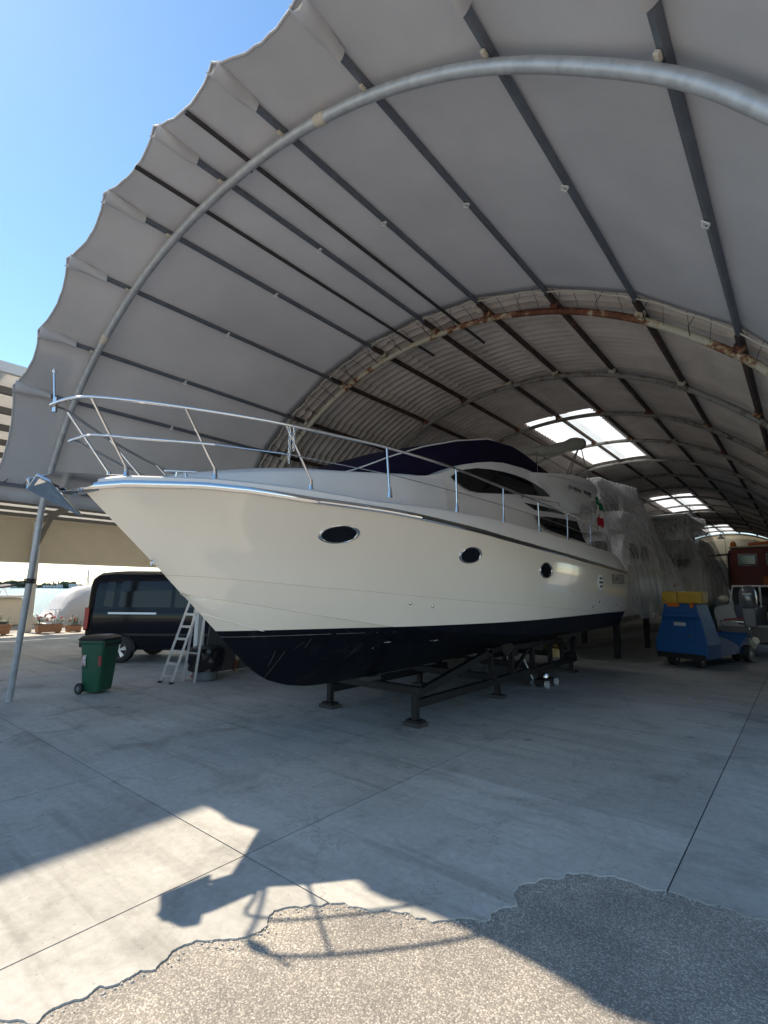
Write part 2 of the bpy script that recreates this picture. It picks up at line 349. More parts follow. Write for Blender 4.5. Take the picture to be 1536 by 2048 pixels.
    def build(s, name, material=None, parent=None, smooth=None, bevel=0, merge=True):
        org = ORG.get(parent.name, (0, 0, 0)) if parent else (0, 0, 0)
        me = bpy.data.meshes.new(name)
        me.from_pydata([(x - org[0], y - org[1], z - org[2]) for x, y, z in s.v], [], s.f)
        for mm in (s.mats or [material]): me.materials.append(mm)
        if s.mats: me.polygons.foreach_set('material_index', s.mi)
        bm = bmesh.new(); bm.from_mesh(me)
        if merge: bmesh.ops.remove_doubles(bm, verts=bm.verts, dist=1e-5)
        bmesh.ops.recalc_face_normals(bm, faces=bm.faces)
        if bevel:
            es = [e for e in bm.edges if len(e.link_faces) == 2 and e.calc_face_angle(0) > .5]
            bmesh.ops.bevel(bm, geom=es, offset=bevel, segments=2, affect='EDGES', profile=.6)
        bm.to_mesh(me); bm.free()
        if smooth is not None:
            me.shade_smooth(); me.set_sharp_from_angle(angle=R(smooth))
        o = bpy.data.objects.new(name, me); COL.objects.link(o)
        if parent: o.parent = parent; ORG[o.name] = org
        return o
def interp(tab, x): return float(np.interp(x, [t[0] for t in tab], [t[1] for t in tab]))
def cat_rom(P, n=8):
    P = [V(*p) for p in P]; Q = [P[0] * 2 - P[1]] + P + [P[-1] * 2 - P[-2]]; o = []
    for i in range(1, len(Q) - 2):
        a, b, c, d = Q[i - 1:i + 3]
        for k in range(n):
            t = k / n; o.append(.5 * ((2 * b) + (c - a) * t + (2 * a - 5 * b + 4 * c - d) * t * t + (3 * b - a - 3 * c + d) * t ** 3))
    o.append(P[-1]); return o
def fbm(x, y, z=0.0): return mnoise.fractal(V(x, y, z), 1.0, 2.0, 4)

# ================================================================== GROUND AND WATER
QX = -28.6
mb = MB(); mb.add([(QX, -3000, -.010), (3000, -3000, -.010), (3000, 3000, -.010), (QX, 3000, -.010), (QX, -3000, -3.0), (QX, 3000, -3.0)], [(0, 1, 2, 3), (0, 3, 5, 4)])
tag(mb.build('ground', AGG), kind='structure')
mb = MB(); mb.add([(-9000, -9000, -1.25), (QX - .004, -9000, -1.25), (QX - .004, 9000, -1.25), (-9000, 9000, -1.25)], [(0, 1, 2, 3)])
tag(mb.build('sea', WATER), kind='structure')

# ---- concrete slabs with a broken front edge
edge = [(-9.0, -8.0), (-6.0, -4.6), (-4.5, -1.6), (-3.5, .2), (-2.934, 1.036), (-2.952, 1.326), (-2.899, 1.426), (-2.911, 1.69), (-2.792, 1.913), (-2.692, 2.048), (-2.679, 2.164), (-2.743, 2.331), (-2.577, 2.498), (-2.427, 2.618), (-2.255, 2.711), (-2.043, 2.794), (-1.871, 2.921), (-1.683, 3.08), (-1.614, 3.321), (-1.661, 3.385), (-1.684, 3.591), (-1.544, 3.774), (-1.518, 3.896), (-1.312, 4.012), (-0.909, 4.133), (-0.615, 4.18), (-0.367, 4.193), (1.2, 4.25), (6.0, 4.3)]
def rough(pts, it=5, amp=.24):
    P = [V(p[0], p[1]) for p in pts]; r = random.Random(3)
    for k in range(it):
        Q = [P[0]]
        for a, b in zip(P[:-1], P[1:]):
            d = b - a; m = (a + b) / 2 + V(-d.y, d.x) * r.uniform(-amp, amp) * (1 if k < 2 else .55) * (1 if d.length < .6 else .25); Q += [m, b]
        P = Q
    return [(p.x, p.y) for p in P]
EDGE = rough(edge)
REG = EDGE + [(6.0, 60.0), (-40.0, 60.0), (-40.0, -8.0)]
def clip_rect(poly, x0, y0, x1, y1):
    def cl(P, ins, isec):
        o = []
        for i in range(len(P)):
            a, b = P[i - 1], P[i]
            if ins(b):
                if not ins(a): o.append(isec(a, b))
                o.append(b)
            elif ins(a): o.append(isec(a, b))
        return o
    def ix(X): return lambda a, b: (X, a[1] + (b[1] - a[1]) * (X - a[0]) / (b[0] - a[0]))
    def iy(Y): return lambda a, b: (a[0] + (b[0] - a[0]) * (Y - a[1]) / (b[1] - a[1]), Y)
    P = cl(poly, lambda p: p[0] >= x0, ix(x0))
    if P: P = cl(P, lambda p: p[0] <= x1, ix(x1))
    if P: P = cl(P, lambda p: p[1] >= y0, iy(y0))
    if P: P = cl(P, lambda p: p[1] <= y1, iy(y1))
    return P
def area(P): return abs(sum(P[i - 1][0] * P[i][1] - P[i][0] * P[i - 1][1] for i in range(len(P)))) / 2
bedp = [p for p in REG]
mb = MB(); bp = clip_rect(REG, -26.6, -5.2, 4.3, 53.0)
tri = tessellate_polygon([[V(p[0], p[1], 0) for p in bp]]); mb.add([(p[0], p[1], -.0075) for p in bp], [tuple(t) for t in tri])
floor = tag(mb.build('concrete_floor', mat('joint_filler', (.05, .047, .043), .9)), kind='structure')
PX, PY, PS, GAP = -3.461, 2.554, 2.552, .0055
full = None
for i in range(-9, 3):
    for j in range(-3, 20):
        x0, y0 = PX + PS * i + GAP, PY + PS * j + GAP; x1, y1 = x0 + PS - 2 * GAP, y0 + PS - 2 * GAP
        P = clip_rect(REG, x0, y0, x1, y1)
        if len(P) < 3 or area(P) < .05: continue
        if area(P) > .999 * (PS - 2 * GAP) ** 2:
            if full is None:
                h = (PS - 2 * GAP) / 2; b = MB().box((0, 0, -.0035), (2 * h, 2 * h, .007)); o = b.build('slab', CONC, floor); full = o.data; o.location = (x0 + h, y0 + h, 0)
            else: from_mesh('slab', full, floor, (x0 + h, y0 + h, 0))
        else:
            Q = []
            for p in P:
                if not Q or (abs(p[0] - Q[-1][0]) + abs(p[1] - Q[-1][1])) > 1e-5: Q.append(p)
            MB().prism(Q, lambda a, b: (a, b, 0), lambda a, b: (a, b, -.012)).build('slab', CONC, floor)
# loose crumbs along the broken edge
mb = MB(); r = random.Random(11)
for k in range(170):
    e = r.choice(EDGE[120:800]); s_ = r.uniform(.003, .010); c = (e[0] + r.gauss(.02, .05), e[1] - abs(r.gauss(0, .05)), -.007)
    mb.box(c, (s_ * 1.4, s_, s_), rot=Matrix.Rotation(r.uniform(0, 3), 3, 'Z') @ Matrix.Rotation(r.uniform(-.5, .5), 3, 'X'))
tag(mb.build('concrete_crumbs', CONC), 'small crumbs of broken concrete along the slab edge', 'gravel', kind='stuff')

# ================================================================== VAULT PROFILE
ARCH = [(-10.95, 0), (-10.5, 2.38), (-10.27, 3.6), (-9.6, 4.72), (-8.9, 5.43), (-8.1, 5.97), (-7.15, 6.41), (-6.05, 6.69), (-4.9, 6.78), (-3.79, 6.71), (-2.62, 6.41), (-1.5, 5.86), (-.47, 5.05), (.07, 4.42), (.6, 3.55), (.95, 2.0), (1.4, 0)]
AC = [(p.x, p.y) for p in cat_rom([(x, z, 0) for x, z in ARCH], 14)]
def offset_curve(C, d):
    o = []
    for i in range(len(C)):
        a = C[max(0, i - 1)]; b = C[min(len(C) - 1, i + 1)]; tx, tz = b[0] - a[0], b[1] - a[1]; l = math.hypot(tx, tz)
        o.append((C[i][0] - tz / l * d, C[i][1] + tx / l * d))
    return o
def cum(C):
    s_ = [0.0]
    for a, b in zip(C[:-1], C[1:]): s_.append(s_[-1] + math.hypot(b[0] - a[0], b[1] - a[1]))
    return s_
SA = cum(AC)
def arch_at(s, off=0.0):
    x = float(np.interp(s, SA, [p[0] for p in AC])); z = float(np.interp(s, SA, [p[1] for p in AC]))
    e = .05; x0 = float(np.interp(s - e, SA, [p[0] for p in AC])); z0 = float(np.interp(s - e, SA, [p[1] for p in AC])); x1 = float(np.interp(s + e, SA, [p[0] for p in AC])); z1 = float(np.interp(s + e, SA, [p[1] for p in AC]))
    tx, tz = x1 - x0, z1 - z0; l = math.hypot(tx, tz) or 1
    return x - tz / l * off, z + tx / l * off, math.atan2(tz, tx)
def s_of(x, z): return SA[min(range(len(AC)), key=lambda i: (AC[i][0] - x) ** 2 + (AC[i][1] - z) ** 2)]
PUR = [s_of(*p) for p in [(-10.22, 3.72), (-9.3, 5.05), (-8.5, 5.72), (-7.33, 6.34), (-6.25, 6.65), (-4.98, 6.78), (-3.88, 6.72), (-2.68, 6.43), (-1.47, 5.84), (-.42, 5.0), (.3, 4.1), (.7, 3.3)]]
TIPY = [2.2, 2.1, 2.14, 2.08, 2.06, 2.06, 2.06, 2.08, 2.06, 2.08, 2.1, 2.1]

# ================================================================== TARPAULIN CANOPY (front bay)
can = root('tarpaulin_canopy', 'grey fabric canopy on galvanised arch over the yacht bow', 'canopy', (-4.8, 2.95, 0))
mb = MB(); mb.tube([(x, 2.95, z) for x, z in AC], .052, 14); mb.build('arch', GALV, can, 60)
for s in PUR[1:-1]:                       # weld plates where purlins cross
    x, z, a = arch_at(s, .055); mb = MB(); mb.box((x, 2.90, z), (.04, .07, .03), rot=Matrix.Rotation(-a, 3, 'Y')); mb.build('bracket', TAPE, can, bevel=.008)
for s in (s_of(-3.25, 6.6), s_of(-8.25, 5.9)):
    pts = [arch_at(s + d) for d in np.linspace(-.07, .07, 6)]
    MB().tube([(p[0], 2.95, p[1]) for p in pts], [.055, .059, .057, .06, .058, .055], 14).build('tape_wrap', TAPE, can, 60)
TEND = 7.05
for k, s in enumerate(PUR):
    x, z, a = arch_at(s, .105)
    y0 = TIPY[k] + .03
    b = MB(); rot = Matrix.Rotation(-a, 3, 'Y')
    wdt = .05 if k not in (0, len(PUR) - 1) else .05
    b.box((x, (y0 + .05 + 7.35) / 2, z), (wdt, 7.30 - y0, .06), rot=rot); b.build('purlin', PURL, can, bevel=.006)
    if 0 < k < len(PUR) - 1:
        # sewn fabric sleeve wrapped round the purlin end
        rows = []
        for t in np.linspace(0, 1, 9):
            y = y0 - .015 + t * .50; f = 1 - t; ring = []
            for u in np.linspace(0, 1, 9):
                an = pi * (1 + u); wd = .05 + .055 * f; dp = .088 + .01 * (1 - f)
                lx = cos(an) * wd; lz = sin(an) * dp + .03 + .012 * sin(7 * t + 4 * u + k)
                p = rot @ V(lx, 0, lz); ring.append((x + p.x, y, z + p.z))
            rows.append(ring)
        MB().grid(rows).build('sleeve', TARP, can, 50)
        # white strap clip part-way along
        yc = 4.6 + .12 * sin(k * 2.1); p = rot @ V(.02, 0, -.055)
        c = MB(); c.box((x + p.x, yc, z + p.z), (.08, .03, .012), rot=rot)
        c.tube([(x + p.x - .02, yc - .02, z + p.z - .005), (x + p.x - .025, yc - .03, z + p.z - .04), (x + p.x + .012, yc, z + p.z - .055), (x + p.x + .02, yc + .012, z + p.z - .02)], .007, 6)
        c.build('strap_clip', CLIPW, can)
for px_, pz_, ya, yb in ((-4.48, 6.76, 2.16, 8.5), (-5.56, 6.75, 2.14, 8.32)):
    b = MB(); b.beam((px_, ya, pz_ + .085), (px_, yb, pz_ + .085), .042, .036); b.tube([(px_ - .0, 2.95 + .01 * i, pz_ + .04 + .08 * cos(i)) for i in range(8)], .012, 5)
    b.build('loose_pole', DARKP, can, bevel=.006)
# cover fabric
SB, ST = PUR[0] - .28, PUR[-1] + .28
ss = []
for k in range(len(PUR) - 1):
    for t in np.linspace(0, 1, 11, endpoint=False): ss.append((PUR[k] + t * (PUR[k + 1] - PUR[k]), k, t))
ss.append((PUR[-1], len(PUR) - 2, 1.0))
ss = [(SB, -1, 0), (PUR[0] - .14, -1, .5)] + ss + [(ST, 99, 1)]
rows = []
NV = 46
for s, k, t in ss:
    if k == -1: yf = TIPY[0] + .03; sag = 0
    elif k == 99: yf = TIPY[-1]; sag = 0
    else:
        yf = TIPY[k] * (1 - t) + TIPY[k + 1] * t + .09 * (4 * t * (1 - t)) ** .9; sag = .035 * 4 * t * (1 - t)
    row = []
    for j in range(NV + 1):
        v = (j / NV) ** 1.25; y = yf + (TEND - yf) * v
        fr = math.exp(-(y - yf) / .35)
        off = .150 - sag * (1 + .6 * fr) + .010 * fbm(s * 1.1, y * .9, 3.7) + .010 * fr * sin(s * 23 + 3 * fbm(s, y))
        if k == -1: off += .03 * fbm(y * 2.3, s * 2, 1)
        x, z, a = arch_at(s, off); row.append((x, y, z))
    rows.append(row)
cov = MB().grid(rows).build('cover', TARP, can, 80)
md = cov.modifiers.new('thick', 'SOLIDIFY'); md.thickness = .004; md.offset = 1
# hem band along the scalloped front edge
mb = MB()
mb.tube([(r_[0][0], r_[0][1] + .012, r_[0][2]) for r_ in rows], .012, 6); mb.build('hem', TARP, can, 60)
# rear lashing rope and cords tying the cover to the old arch
mb = MB(); pts = [arch_at(s, .10) for s in np.linspace(PUR[0], PUR[-1], 90)]
mb.tube([(x, TEND + .02 + .02 * sin(i * 1.9), z - .01 * sin(i)) for i, (x, z, a) in enumerate(pts)], .011, 5); mb.build('edge_rope', ROPE, can)
mb = MB(); r = random.Random(5)
for i in range(42):
    s = PUR[0] + (PUR[-1] - PUR[0]) * (i + .5) / 42; x, z, a = arch_at(s, .12); x2, z2, a2 = arch_at(s + r.uniform(-.05, .05), -.03)
    mb.tube([(x, TEND - .02, z), ((x + x2) / 2, TEND + .26, (z + z2) / 2 + .02), (x2, 7.58, z2)], .004, 4)
    if i % 2: mb.tube([(x2, 7.58, z2), (x2 + .03, TEND + .2, z2 + .03), (arch_at(s + .12, .12)[0], TEND, arch_at(s + .12, .12)[1])], .005, 4)
tag(mb.build('lashing_cords', DROPE, can), kind='stuff')
mb = MB()
for y in np.arange(2.3, 7, .28): x, z, a = arch_at(PUR[0], .11); mb.tube([(x, y, z - .05), (x + .04, y + .05, z + .02), (x + .01, y + .1, z + .09)], .006, 4)
tag(mb.build('lacing', DROPE, can), kind='stuff')
# guy ropes tied to the left leg
mb = MB(); xx, zz, _ = arch_at(s_of(-10.56, 2.05))
for i in range(3): mb.tube([(xx + .08 * cos(a), 2.95 + .08 * sin(a), zz - .03 + .03 * i) for a in np.linspace(0, 2 * pi, 10)], .014, 5)
mb.tube([(xx, 2.95, zz), (-10.9, 2.0, zz - .13), (-11.4, .6, zz - .25)], .014, 5); mb.tube([(xx, 2.95, zz - .05), (-10.9, 2.0, zz - .22), (-11.4, .6, zz - .4)], .014, 5)
mb.build('guy_rope', DROPE, can)

# ================================================================== CORRUGATED HANGAR
han = root('boat_hangar', 'long barrel-vaulted hangar with corrugated fibre cement roof', 'hangar', (-4.8, 7.5, 0))
BAY = 3.13; NB = 14; Y1 = 7.55
for i in range(NB + 1):
    y = Y1 + i * BAY; first = i == 0
    pts = [(x, y, z) for x, z in AC]
    MB().tube(pts[::1 if i < 4 else 2], .055, 10).build('arch', RUST if i == 0 else OLDA, han, 60)
for k, s in enumerate(PUR):
    x, z, a = arch_at(s, .10); b = MB(); b.box((x, (7.12 + Y1 + NB * BAY) / 2, z), (.065, Y1 + NB * BAY - 7.12, .075), rot=Matrix.Rotation(-a, 3, 'Y')); b.build('purlin', OLDP, han)
    if 0 < k < len(PUR) - 1:
        for i in range(4):
            c = MB(); c.box((arch_at(s, .05)[0], Y1 + i * BAY - .07, arch_at(s, .05)[1]), (.12, .09, .1), rot=Matrix.Rotation(-a, 3, 'Y')); c.build('cleat', RUST, han)
WAVE = BAY / 15; AMP = .036
skyl = {(4, 2), (4, 3), (5, 2), (5, 3), (4, 7), (4, 8), (5, 7), (5, 8), (4, 12), (4, 13), (5, 12), (5, 13)}
spans = [PUR[0] - .0] + PUR[1:]
def sheet_mesh(k, y0=0.0, length=BAY, seg=6):
    lft = k < 5
    sa, sb = (PUR[k] - .04, PUR[k + 1] + .24) if lft else (PUR[k] - .24, PUR[k + 1] + .04)
    n = int(round(length / WAVE * seg)); rows = []
    for t in np.linspace(0, 1, 7):
        s = sa + (sb - sa) * t; row = []
        for j in range(n + 1):
            y = y0 + length * j / n; off = .185 + .04 * ((1 - t) if lft else t) + AMP * (2 * abs(sin(pi * y / WAVE)) ** .85 - 1)
            x, z, a = arch_at(s, off); row.append((x, y, z))
        rows.append(row)
    return MB().grid(rows)
for k in range(len(PUR) - 1):
    base = None
    for i in range(-1, NB):
        y = Y1 + i * BAY - .03
        mt = SKYL if (k, i) in skyl else FIBRE
        if i == -1:
            o = sheet_mesh(k, 0, WAVE * 3).build('roof_sheet', FIBRE, han, 80); o.location = (0, Y1 - .03 - WAVE * 3, 0); continue
        if base is None:
            o = sheet_mesh(k).build('roof_sheet', FIBRE, han, 80); base = o.data; skm = base.copy(); skm.materials.clear(); skm.materials.append(SKYL); o.location = (0, y, 0)
        else:
            o = from_mesh('skylight_sheet' if mt is SKYL else 'roof_sheet', skm if mt is SKYL else base, han, (0, y, 0))
YE = Y1 + NB * BAY
# side walls, rear gable, door, ring joint cable
for sx, ya, yb in ((0, 6.72, YE), (1, 11.0, 20.6), (1, 24.6, YE)):          # gap added in the unseen right wall for a bright reflection on the hull
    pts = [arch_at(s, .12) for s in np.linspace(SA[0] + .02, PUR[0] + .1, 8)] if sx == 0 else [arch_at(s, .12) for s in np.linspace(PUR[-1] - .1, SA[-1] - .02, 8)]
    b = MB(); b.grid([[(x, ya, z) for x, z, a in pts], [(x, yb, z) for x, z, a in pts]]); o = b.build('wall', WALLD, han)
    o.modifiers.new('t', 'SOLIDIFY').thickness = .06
MB().box((-11.0, 6.56, 1.75), (.16, .18, 3.5)).build('column', WHITEP, han, bevel=.01)
g = [(x, z) for x, z in offset_curve(AC, .1)]
gw = MB().prism(g, lambda x, z: (x, YE + .1, max(0, z)), lambda x, z: (x, YE + .3, max(0, z))).build('gable_wall', WALLP, han)
b = MB(); b.beam((-10, YE + .07, 4.55), (.4, YE + .07, 4.55), .04, .05); b.beam((-2.9, YE + .06, 0), (-2.9, YE + .06, 6.3), .05, .05); b.beam((-4.95, YE + .06, 0), (-4.95, YE + .06, 6.7), .05, .05); b.build('wall_batten', mat('grey_batten', (.3, .28, .24), .8), gw)
b = MB(); b.box((-4.15, YE + .06, 2.1), (1.3, .08, 4.2)); d = b.build('door', mat('grey_green_door', (.16, .19, .19), .6), han)
b = MB(); b.box((-4.15, YE + .03, 4.25), (1.45, .1, .1)); b.box((-4.85, YE + .03, 2.1), (.1, .1, 4.2)); b.box((-3.45, YE + .03, 2.1), (.1, .1, 4.2)); b.build('frame', mat('dark_door_frame', (.05, .05, .05), .7), d)
for i, (lx, ly, lz, lab) in enumerate(((-4.55, 32.0, 6.75, 'dark bell lamp hanging under the middle roof skylight'), (-4.75, 46.8, 6.75, 'dark bell lamp hanging under the rearmost roof skylight'))):
    t = root('hanging_lamp', lab, 'lamp', (lx, ly, lz), group='hangar bell lamps')
    MB().tube([(lx, ly, lz), (lx, ly, lz - .35)], .012, 6).build('cord', RUBBER, t)
    MB().lathe([(.07, .0), (.09, -.12), (.12, -.22), (.26, -.36), (.28, -.4), (.25, -.4)], (lx, ly, lz - .33), 18).build('shade', BINL, t, 40)

# ================================================================== OPEN SHED BY THE WATER AND ADDED UNSEEN SHADE BUILDING
sh = root('open_shed', 'open quayside shed with pale sheet roof and beige fascia', 'shed', (-20, 7.5, 0))
SX0, SX1 = -26.9, -12.25; SZ0, SZ1 = 5.12, 6.32
def shz(x): return SZ0 + (SZ1 - SZ0) * (x - SX0) / (SX1 - SX0)
sy0, sy1 = -4.0, 32.0
npan = 12
for i in range(npan):
    xa = SX0 + (SX1 - SX0) * i / npan; xb = SX0 + (SX1 - SX0) * (i + 1) / npan
    b = MB(); rows = []
    for x in np.linspace(xa, xb + .05, 9):
        z = shz(x) + .13 + .012 * cos(2 * pi * (x - xa) / .15); rows.append([(x, sy0, z), (x, sy1, z)])
    o = b.grid(rows).build('roof_panel', SHEDP, sh, 60); o.modifiers.new('t', 'SOLIDIFY').thickness = .02
    b = MB(); b.beam((xa + .3, sy0, shz(xa + .3) + .01), (xa + .3, sy1, shz(xa + .3) + .01), .13, .15); b.build('purlin', SHEDB, sh)
for y in (-3.6, 1.05, 7.55, 14.05, 20.5, 27):
    b = MB(); b.beam((SX0 + .1, y, shz(SX0) - .2), (SX1, y, shz(SX1) - .2), .14, .22); b.build('rafter', SHEDB, sh)
    b = MB(); b.box((-26.7, y, 2.46), (.30, .30, 4.9)); b.build('post', SHEDG, sh, bevel=.015)
    b = MB(); b.beam((-26.55, y, 3.9), (-25.1, y + .02, 5.05), .16, .16); b.build('brace', SHEDB, sh)
for y in (-3.6, 12.0, 20.5, 27): MB().box((SX1 - .6, y, 3.0), (.26, .26, 6.0)).build('post', SHEDG, sh, bevel=.015)
for i in range(11):                                  # hanging fascia made of long ribbed boards
    z0 = 3.06 + i * .187
    b = MB(); b.box((-26.93, (sy0 + sy1) / 2, z0 + .0935), (.05 + .012 * (i % 2), sy1 - sy0, .187)); b.build('fascia_board', FASC, sh)
b = MB(); b.beam((SX1 + .06, sy0, shz(SX1) + .10), (SX1 + .06, sy1, shz(SX1) + .10), .12, .22); b.build('gutter', SHEDG, sh, bevel=.01)
cy = root('security_camera', 'small dark bullet camera on beige bracket below the shed roof', 'camera', (-13.4, 3.35, 4.5))
b = MB(); b.box((-13.46, 3.37, 4.47), (.06, .26, .32)); b.build('mount', CREAMB, cy)
b = MB(); b.lathe([(.07, -.2), (.085, -.18), (.085, .18), (.06, .2)], (-13.28, 3.22, 4.42), 14, rot=Matrix.Rotation(R(40), 3, 'Z') @ Matrix.Rotation(R(80), 3, 'X')); b.build('housing', BINL, cy, 40)
b = MB(); b.beam((-13.5, 2.0, 4.5), (-13.5, 8.0, 4.5), .1, .34); b.build('beam', SHEDG, sh)

shade_bldg = root('added_shade_building', 'unseen tall building added to shade the near yard floor', 'building', (-19, -1, 0))  # out-of-view building, added to cast the straight shade edge across the floor
MB().box((-20.2, -.9, 7.1), (8, 4.9, 14.2)).build('wall', RENDER_, shade_bldg, bevel=.02)
b = MB(); b.prism([(-24.4, 14.2), (-20.2, 15.0), (-16.0, 14.75), (-16.0, 14.2)], lambda x, z: (x, -3.4, z), lambda x, z: (x, 1.72, z)); b.build('roof', SHEDG, shade_bldg)
for i in range(3): MB().box((-16.18, -1.0, 3.2 + 3.2 * i), (.08, 1.2, 1.3)).build('window', GLASSD, shade_bldg)
MB().box((-16.18, -1.9, 1.05), (.08, 1.0, 2.1)).build('door', SHEDB, shade_bldg)

# ================================================================== THE YACHT
XC = -5.55
yt = root('motor_yacht', 'large white flybridge motor yacht on black cradle, navy bottom', 'yacht', (XC, 8.0, 0))
YST = 14.2
T_SH = [(1.9, 3.0), (2.2, 3.05), (2.8, 3.07), (3.2, 3.05), (3.8, 2.99), (4.8, 2.94), (5.7, 2.87), (7, 2.79), (8.9, 2.7), (11.8, 2.57), (14.2, 2.46)]
T_K1 = [(2.84, 2.14), (3.16, 2.13), (3.75, 2.08), (4.48, 2.01), (4.92, 1.98), (6.33, 1.86), (9.2, 1.69), (12.1, 1.53), (14.2, 1.43)]
T_K2 = [(3.05, 1.935), (3.23, 1.90), (3.86, 1.79), (4.44, 1.68), (4.91, 1.60), (5.54, 1.49), (7, 1.33), (9, 1.22), (14.2, 1.12)]
T_KE = [(3.05, 1.94), (3.52, 1.49), (3.8, 1.21), (4.05, .98), (4.3, .82), (4.63, .71), (5.0, .645), (5.5, .62), (7, .62), (14.2, .72)]
T_BU = [(1.9, 3.09), (2.24, 3.15), (2.94, 3.17), (3.85, 3.13), (4.5, 3.07), (5.9, 3.07), (7.3, 3.06), (8.7, 3.04), (10.15, 3.0), (11.6, 2.97), (13, 2.93), (13.6, 2.86), (14.0, 2.66), (14.2, 2.52)]
def hb(Y, um, Y0, L, p):
    t = min(1, max(0, (Y - Y0) / L)); k = 1 - .03 * max(0, (Y - 10) / 4.2); return um * (1 - (1 - t) ** p) * k
uS = lambda Y: hb(Y, 2.05, 1.9, 5.2, 2.3)
uK1 = lambda Y: hb(Y, 1.93, 2.84, 6, 2.0)
uK2 = lambda Y: hb(Y, 1.78, 3.05, 6, 1.8)
SS = [(i / 72) ** 1.5 for i in range(73)]
def line(uf, tab, Y0): return [(uf(Y0 + (YST - Y0) * s), Y0 + (YST - Y0) * s, interp(tab, Y0 + (YST - Y0) * s)) for s in SS]
Lsh, L1, L2 = line(uS, T_SH, 1.9), line(uK1, T_K1, 2.84), line(uK2, T_K2, 3.05)
Lke = [(0.0, 3.05 + (YST - 3.05) * s, interp(T_KE, 3.05 + (YST - 3.05) * s)) for s in SS]
def mixrow(A, B, f, bul): return [tuple(a[i] * (1 - f) + b[i] * f + (bul(a[1]) * sin(pi * f) if i == 0 else 0) for i in range(3)) for a, b in zip(A, B)]
def bow(Y): return max(0, min(1, 1 - (Y - 1.9) / 5.5))
bulg = lambda Y: -.13 * bow(Y) * min(1, (Y - 1.9) / .9) + .05 * (1 - bow(Y))
R1 = [mixrow(Lsh, L1, f, bulg) for f in np.linspace(0, 1, 11)]
L1b = [(max(0, u - .022), y, z - .004) for u, y, z in L1]; L1b = [(u if i else 0, y, z) for i, (u, y, z) in enumerate(L1b)]
R2 = [mixrow(L1b, L2, f, lambda Y: 0) for f in np.linspace(0, 1, 4)]
L2b = [(max(0, u - .02), y, z - .004) for u, y, z in L2]
R3 = [mixrow(L2b, Lke, f, lambda Y: .05 * bow(Y)) for f in np.linspace(0, 1, 9)]
def both(rows): return [[(XC + u, y, z) for u, y, z in r] for r in rows], [[(XC - u, y, z) for u, y, z in r] for r in rows]
hm = MB()
for rows in (R1, [R1[-1], L1b], R2, [R2[-1], L2b], R3):
    for rr in both(rows): hm.grid(rr)
# transom
tr = [r[-1] for r in R1] + [r[-1] for r in R2[1:]] + [r[-1] for r in R3[1:]]
hm.grid([[(XC + u, y, z) for u, y, z in tr], [(XC - u, y, z) for u, y, z in tr]])
hull_all = hm.build('hull', GEL, yt, 24)
me = hull_all.data
def split_keep(src, zcut, above):
    m2 = src.copy(); bm = bmesh.new(); bm.from_mesh(m2)
    bmesh.ops.bisect_plane(bm, geom=bm.verts[:] + bm.edges[:] + bm.faces[:], plane_co=(0, 0, zcut), plane_no=(0, 0, 1), clear_inner=above, clear_outer=not above)
    bm.to_mesh(m2); bm.free(); m2.set_sharp_from_angle(angle=R(24)); return m2
WL = 1.484
low = from_mesh('bottom', split_keep(me, WL, False), yt); low.data.materials.clear(); low.data.materials.append(ANTI); ORG[low.name] = ORG[yt.name]
hull_all.data = split_keep(me, WL, True)
def hull_u(Y, z):
    """half-beam of the topsides at (Y, z) above the knuckle"""
    best = []
    for r in R1: ys = [p[1] for p in r]; best.append((float(np.interp(Y, ys, [p[2] for p in r])), float(np.interp(Y, ys, [p[0] for p in r]))))
    best.sort(); return float(np.interp(z, [b[0] for b in best], [b[1] for b in best]))
def low_u(Y, z):
    best = []
    for r in R2: ys = [p[1] for p in r]; best.append((float(np.interp(Y, ys, [p[2] for p in r])), float(np.interp(Y, ys, [p[0] for p in r]))))
    best.sort(); return float(np.interp(z, [b[0] for b in best], [b[1] for b in best]))
# gunwale + deck
def lift(r, du, tab_off): return [(max(0, u - du), y, interp(T_BU, y) + tab_off) for u, y, z in r]
G = [Lsh, [(u - .012 if u > .012 else 0, y, z * .25 + interp(T_BU, y) * .75) for u, y, z in Lsh], lift(Lsh, .04, -.012), lift(Lsh, .075, 0), lift(Lsh, .12, .002), lift(Lsh, .16, -.02)]
G += [[(u * f, y, z + .06 * (1 - f * f)) for u, y, z in G[-1]] for f in (.8, .55, .3, 0)]
gm = MB()
for rr in both(G): gm.grid(rr)
gm.build('deck', GELD, yt, 40)
# strake under the bow and scuffed boot line
for L_, tab in (((3.32, 4.02), [(3.32, 1.70), (3.6, 1.60), (4.02, 1.47)]),):
    pts = []
    for Y in np.linspace(L_[0], L_[1], 10):
        z = interp(tab, Y); f = (interp(T_K2, Y) - z) / (interp(T_K2, Y) - interp(T_KE, Y)); pts.append((Y, z, (uK2(Y) - .02) * (1 - f) + .05 * sin(pi * f) * bow(Y)))
    for sg in (1, -1): MB().tube([(XC + sg * max(0, u - .004), Y, z) for Y, z, u in pts], [.012] * 9 + [.004], 6).build('strake', GEL, yt, 60)
def bot_u(Y, z):
    f = (interp(T_K2, Y) - z) / max(.01, interp(T_K2, Y) - interp(T_KE, Y)); return (uK2(Y) - .02) * (1 - f) + .05 * bow(Y) * sin(pi * f)
SCR = mat('scuffed_paint', (.16, .16, .165), .7, var=.5, vs=9)
b = MB()
for sg in (1, -1):
    Ys = [y for y in np.linspace(3.62, 7.6, 60) if interp(T_K2, y) > 1.42 or y < 5.6]
    b.grid([[(XC + sg * (bot_u(y, z) + .003), y, z) for y in np.linspace(3.60, 5.7, 40)] for z in (1.405, 1.412)])
b.build('boot_line', SCR, low)
r = random.Random(8)
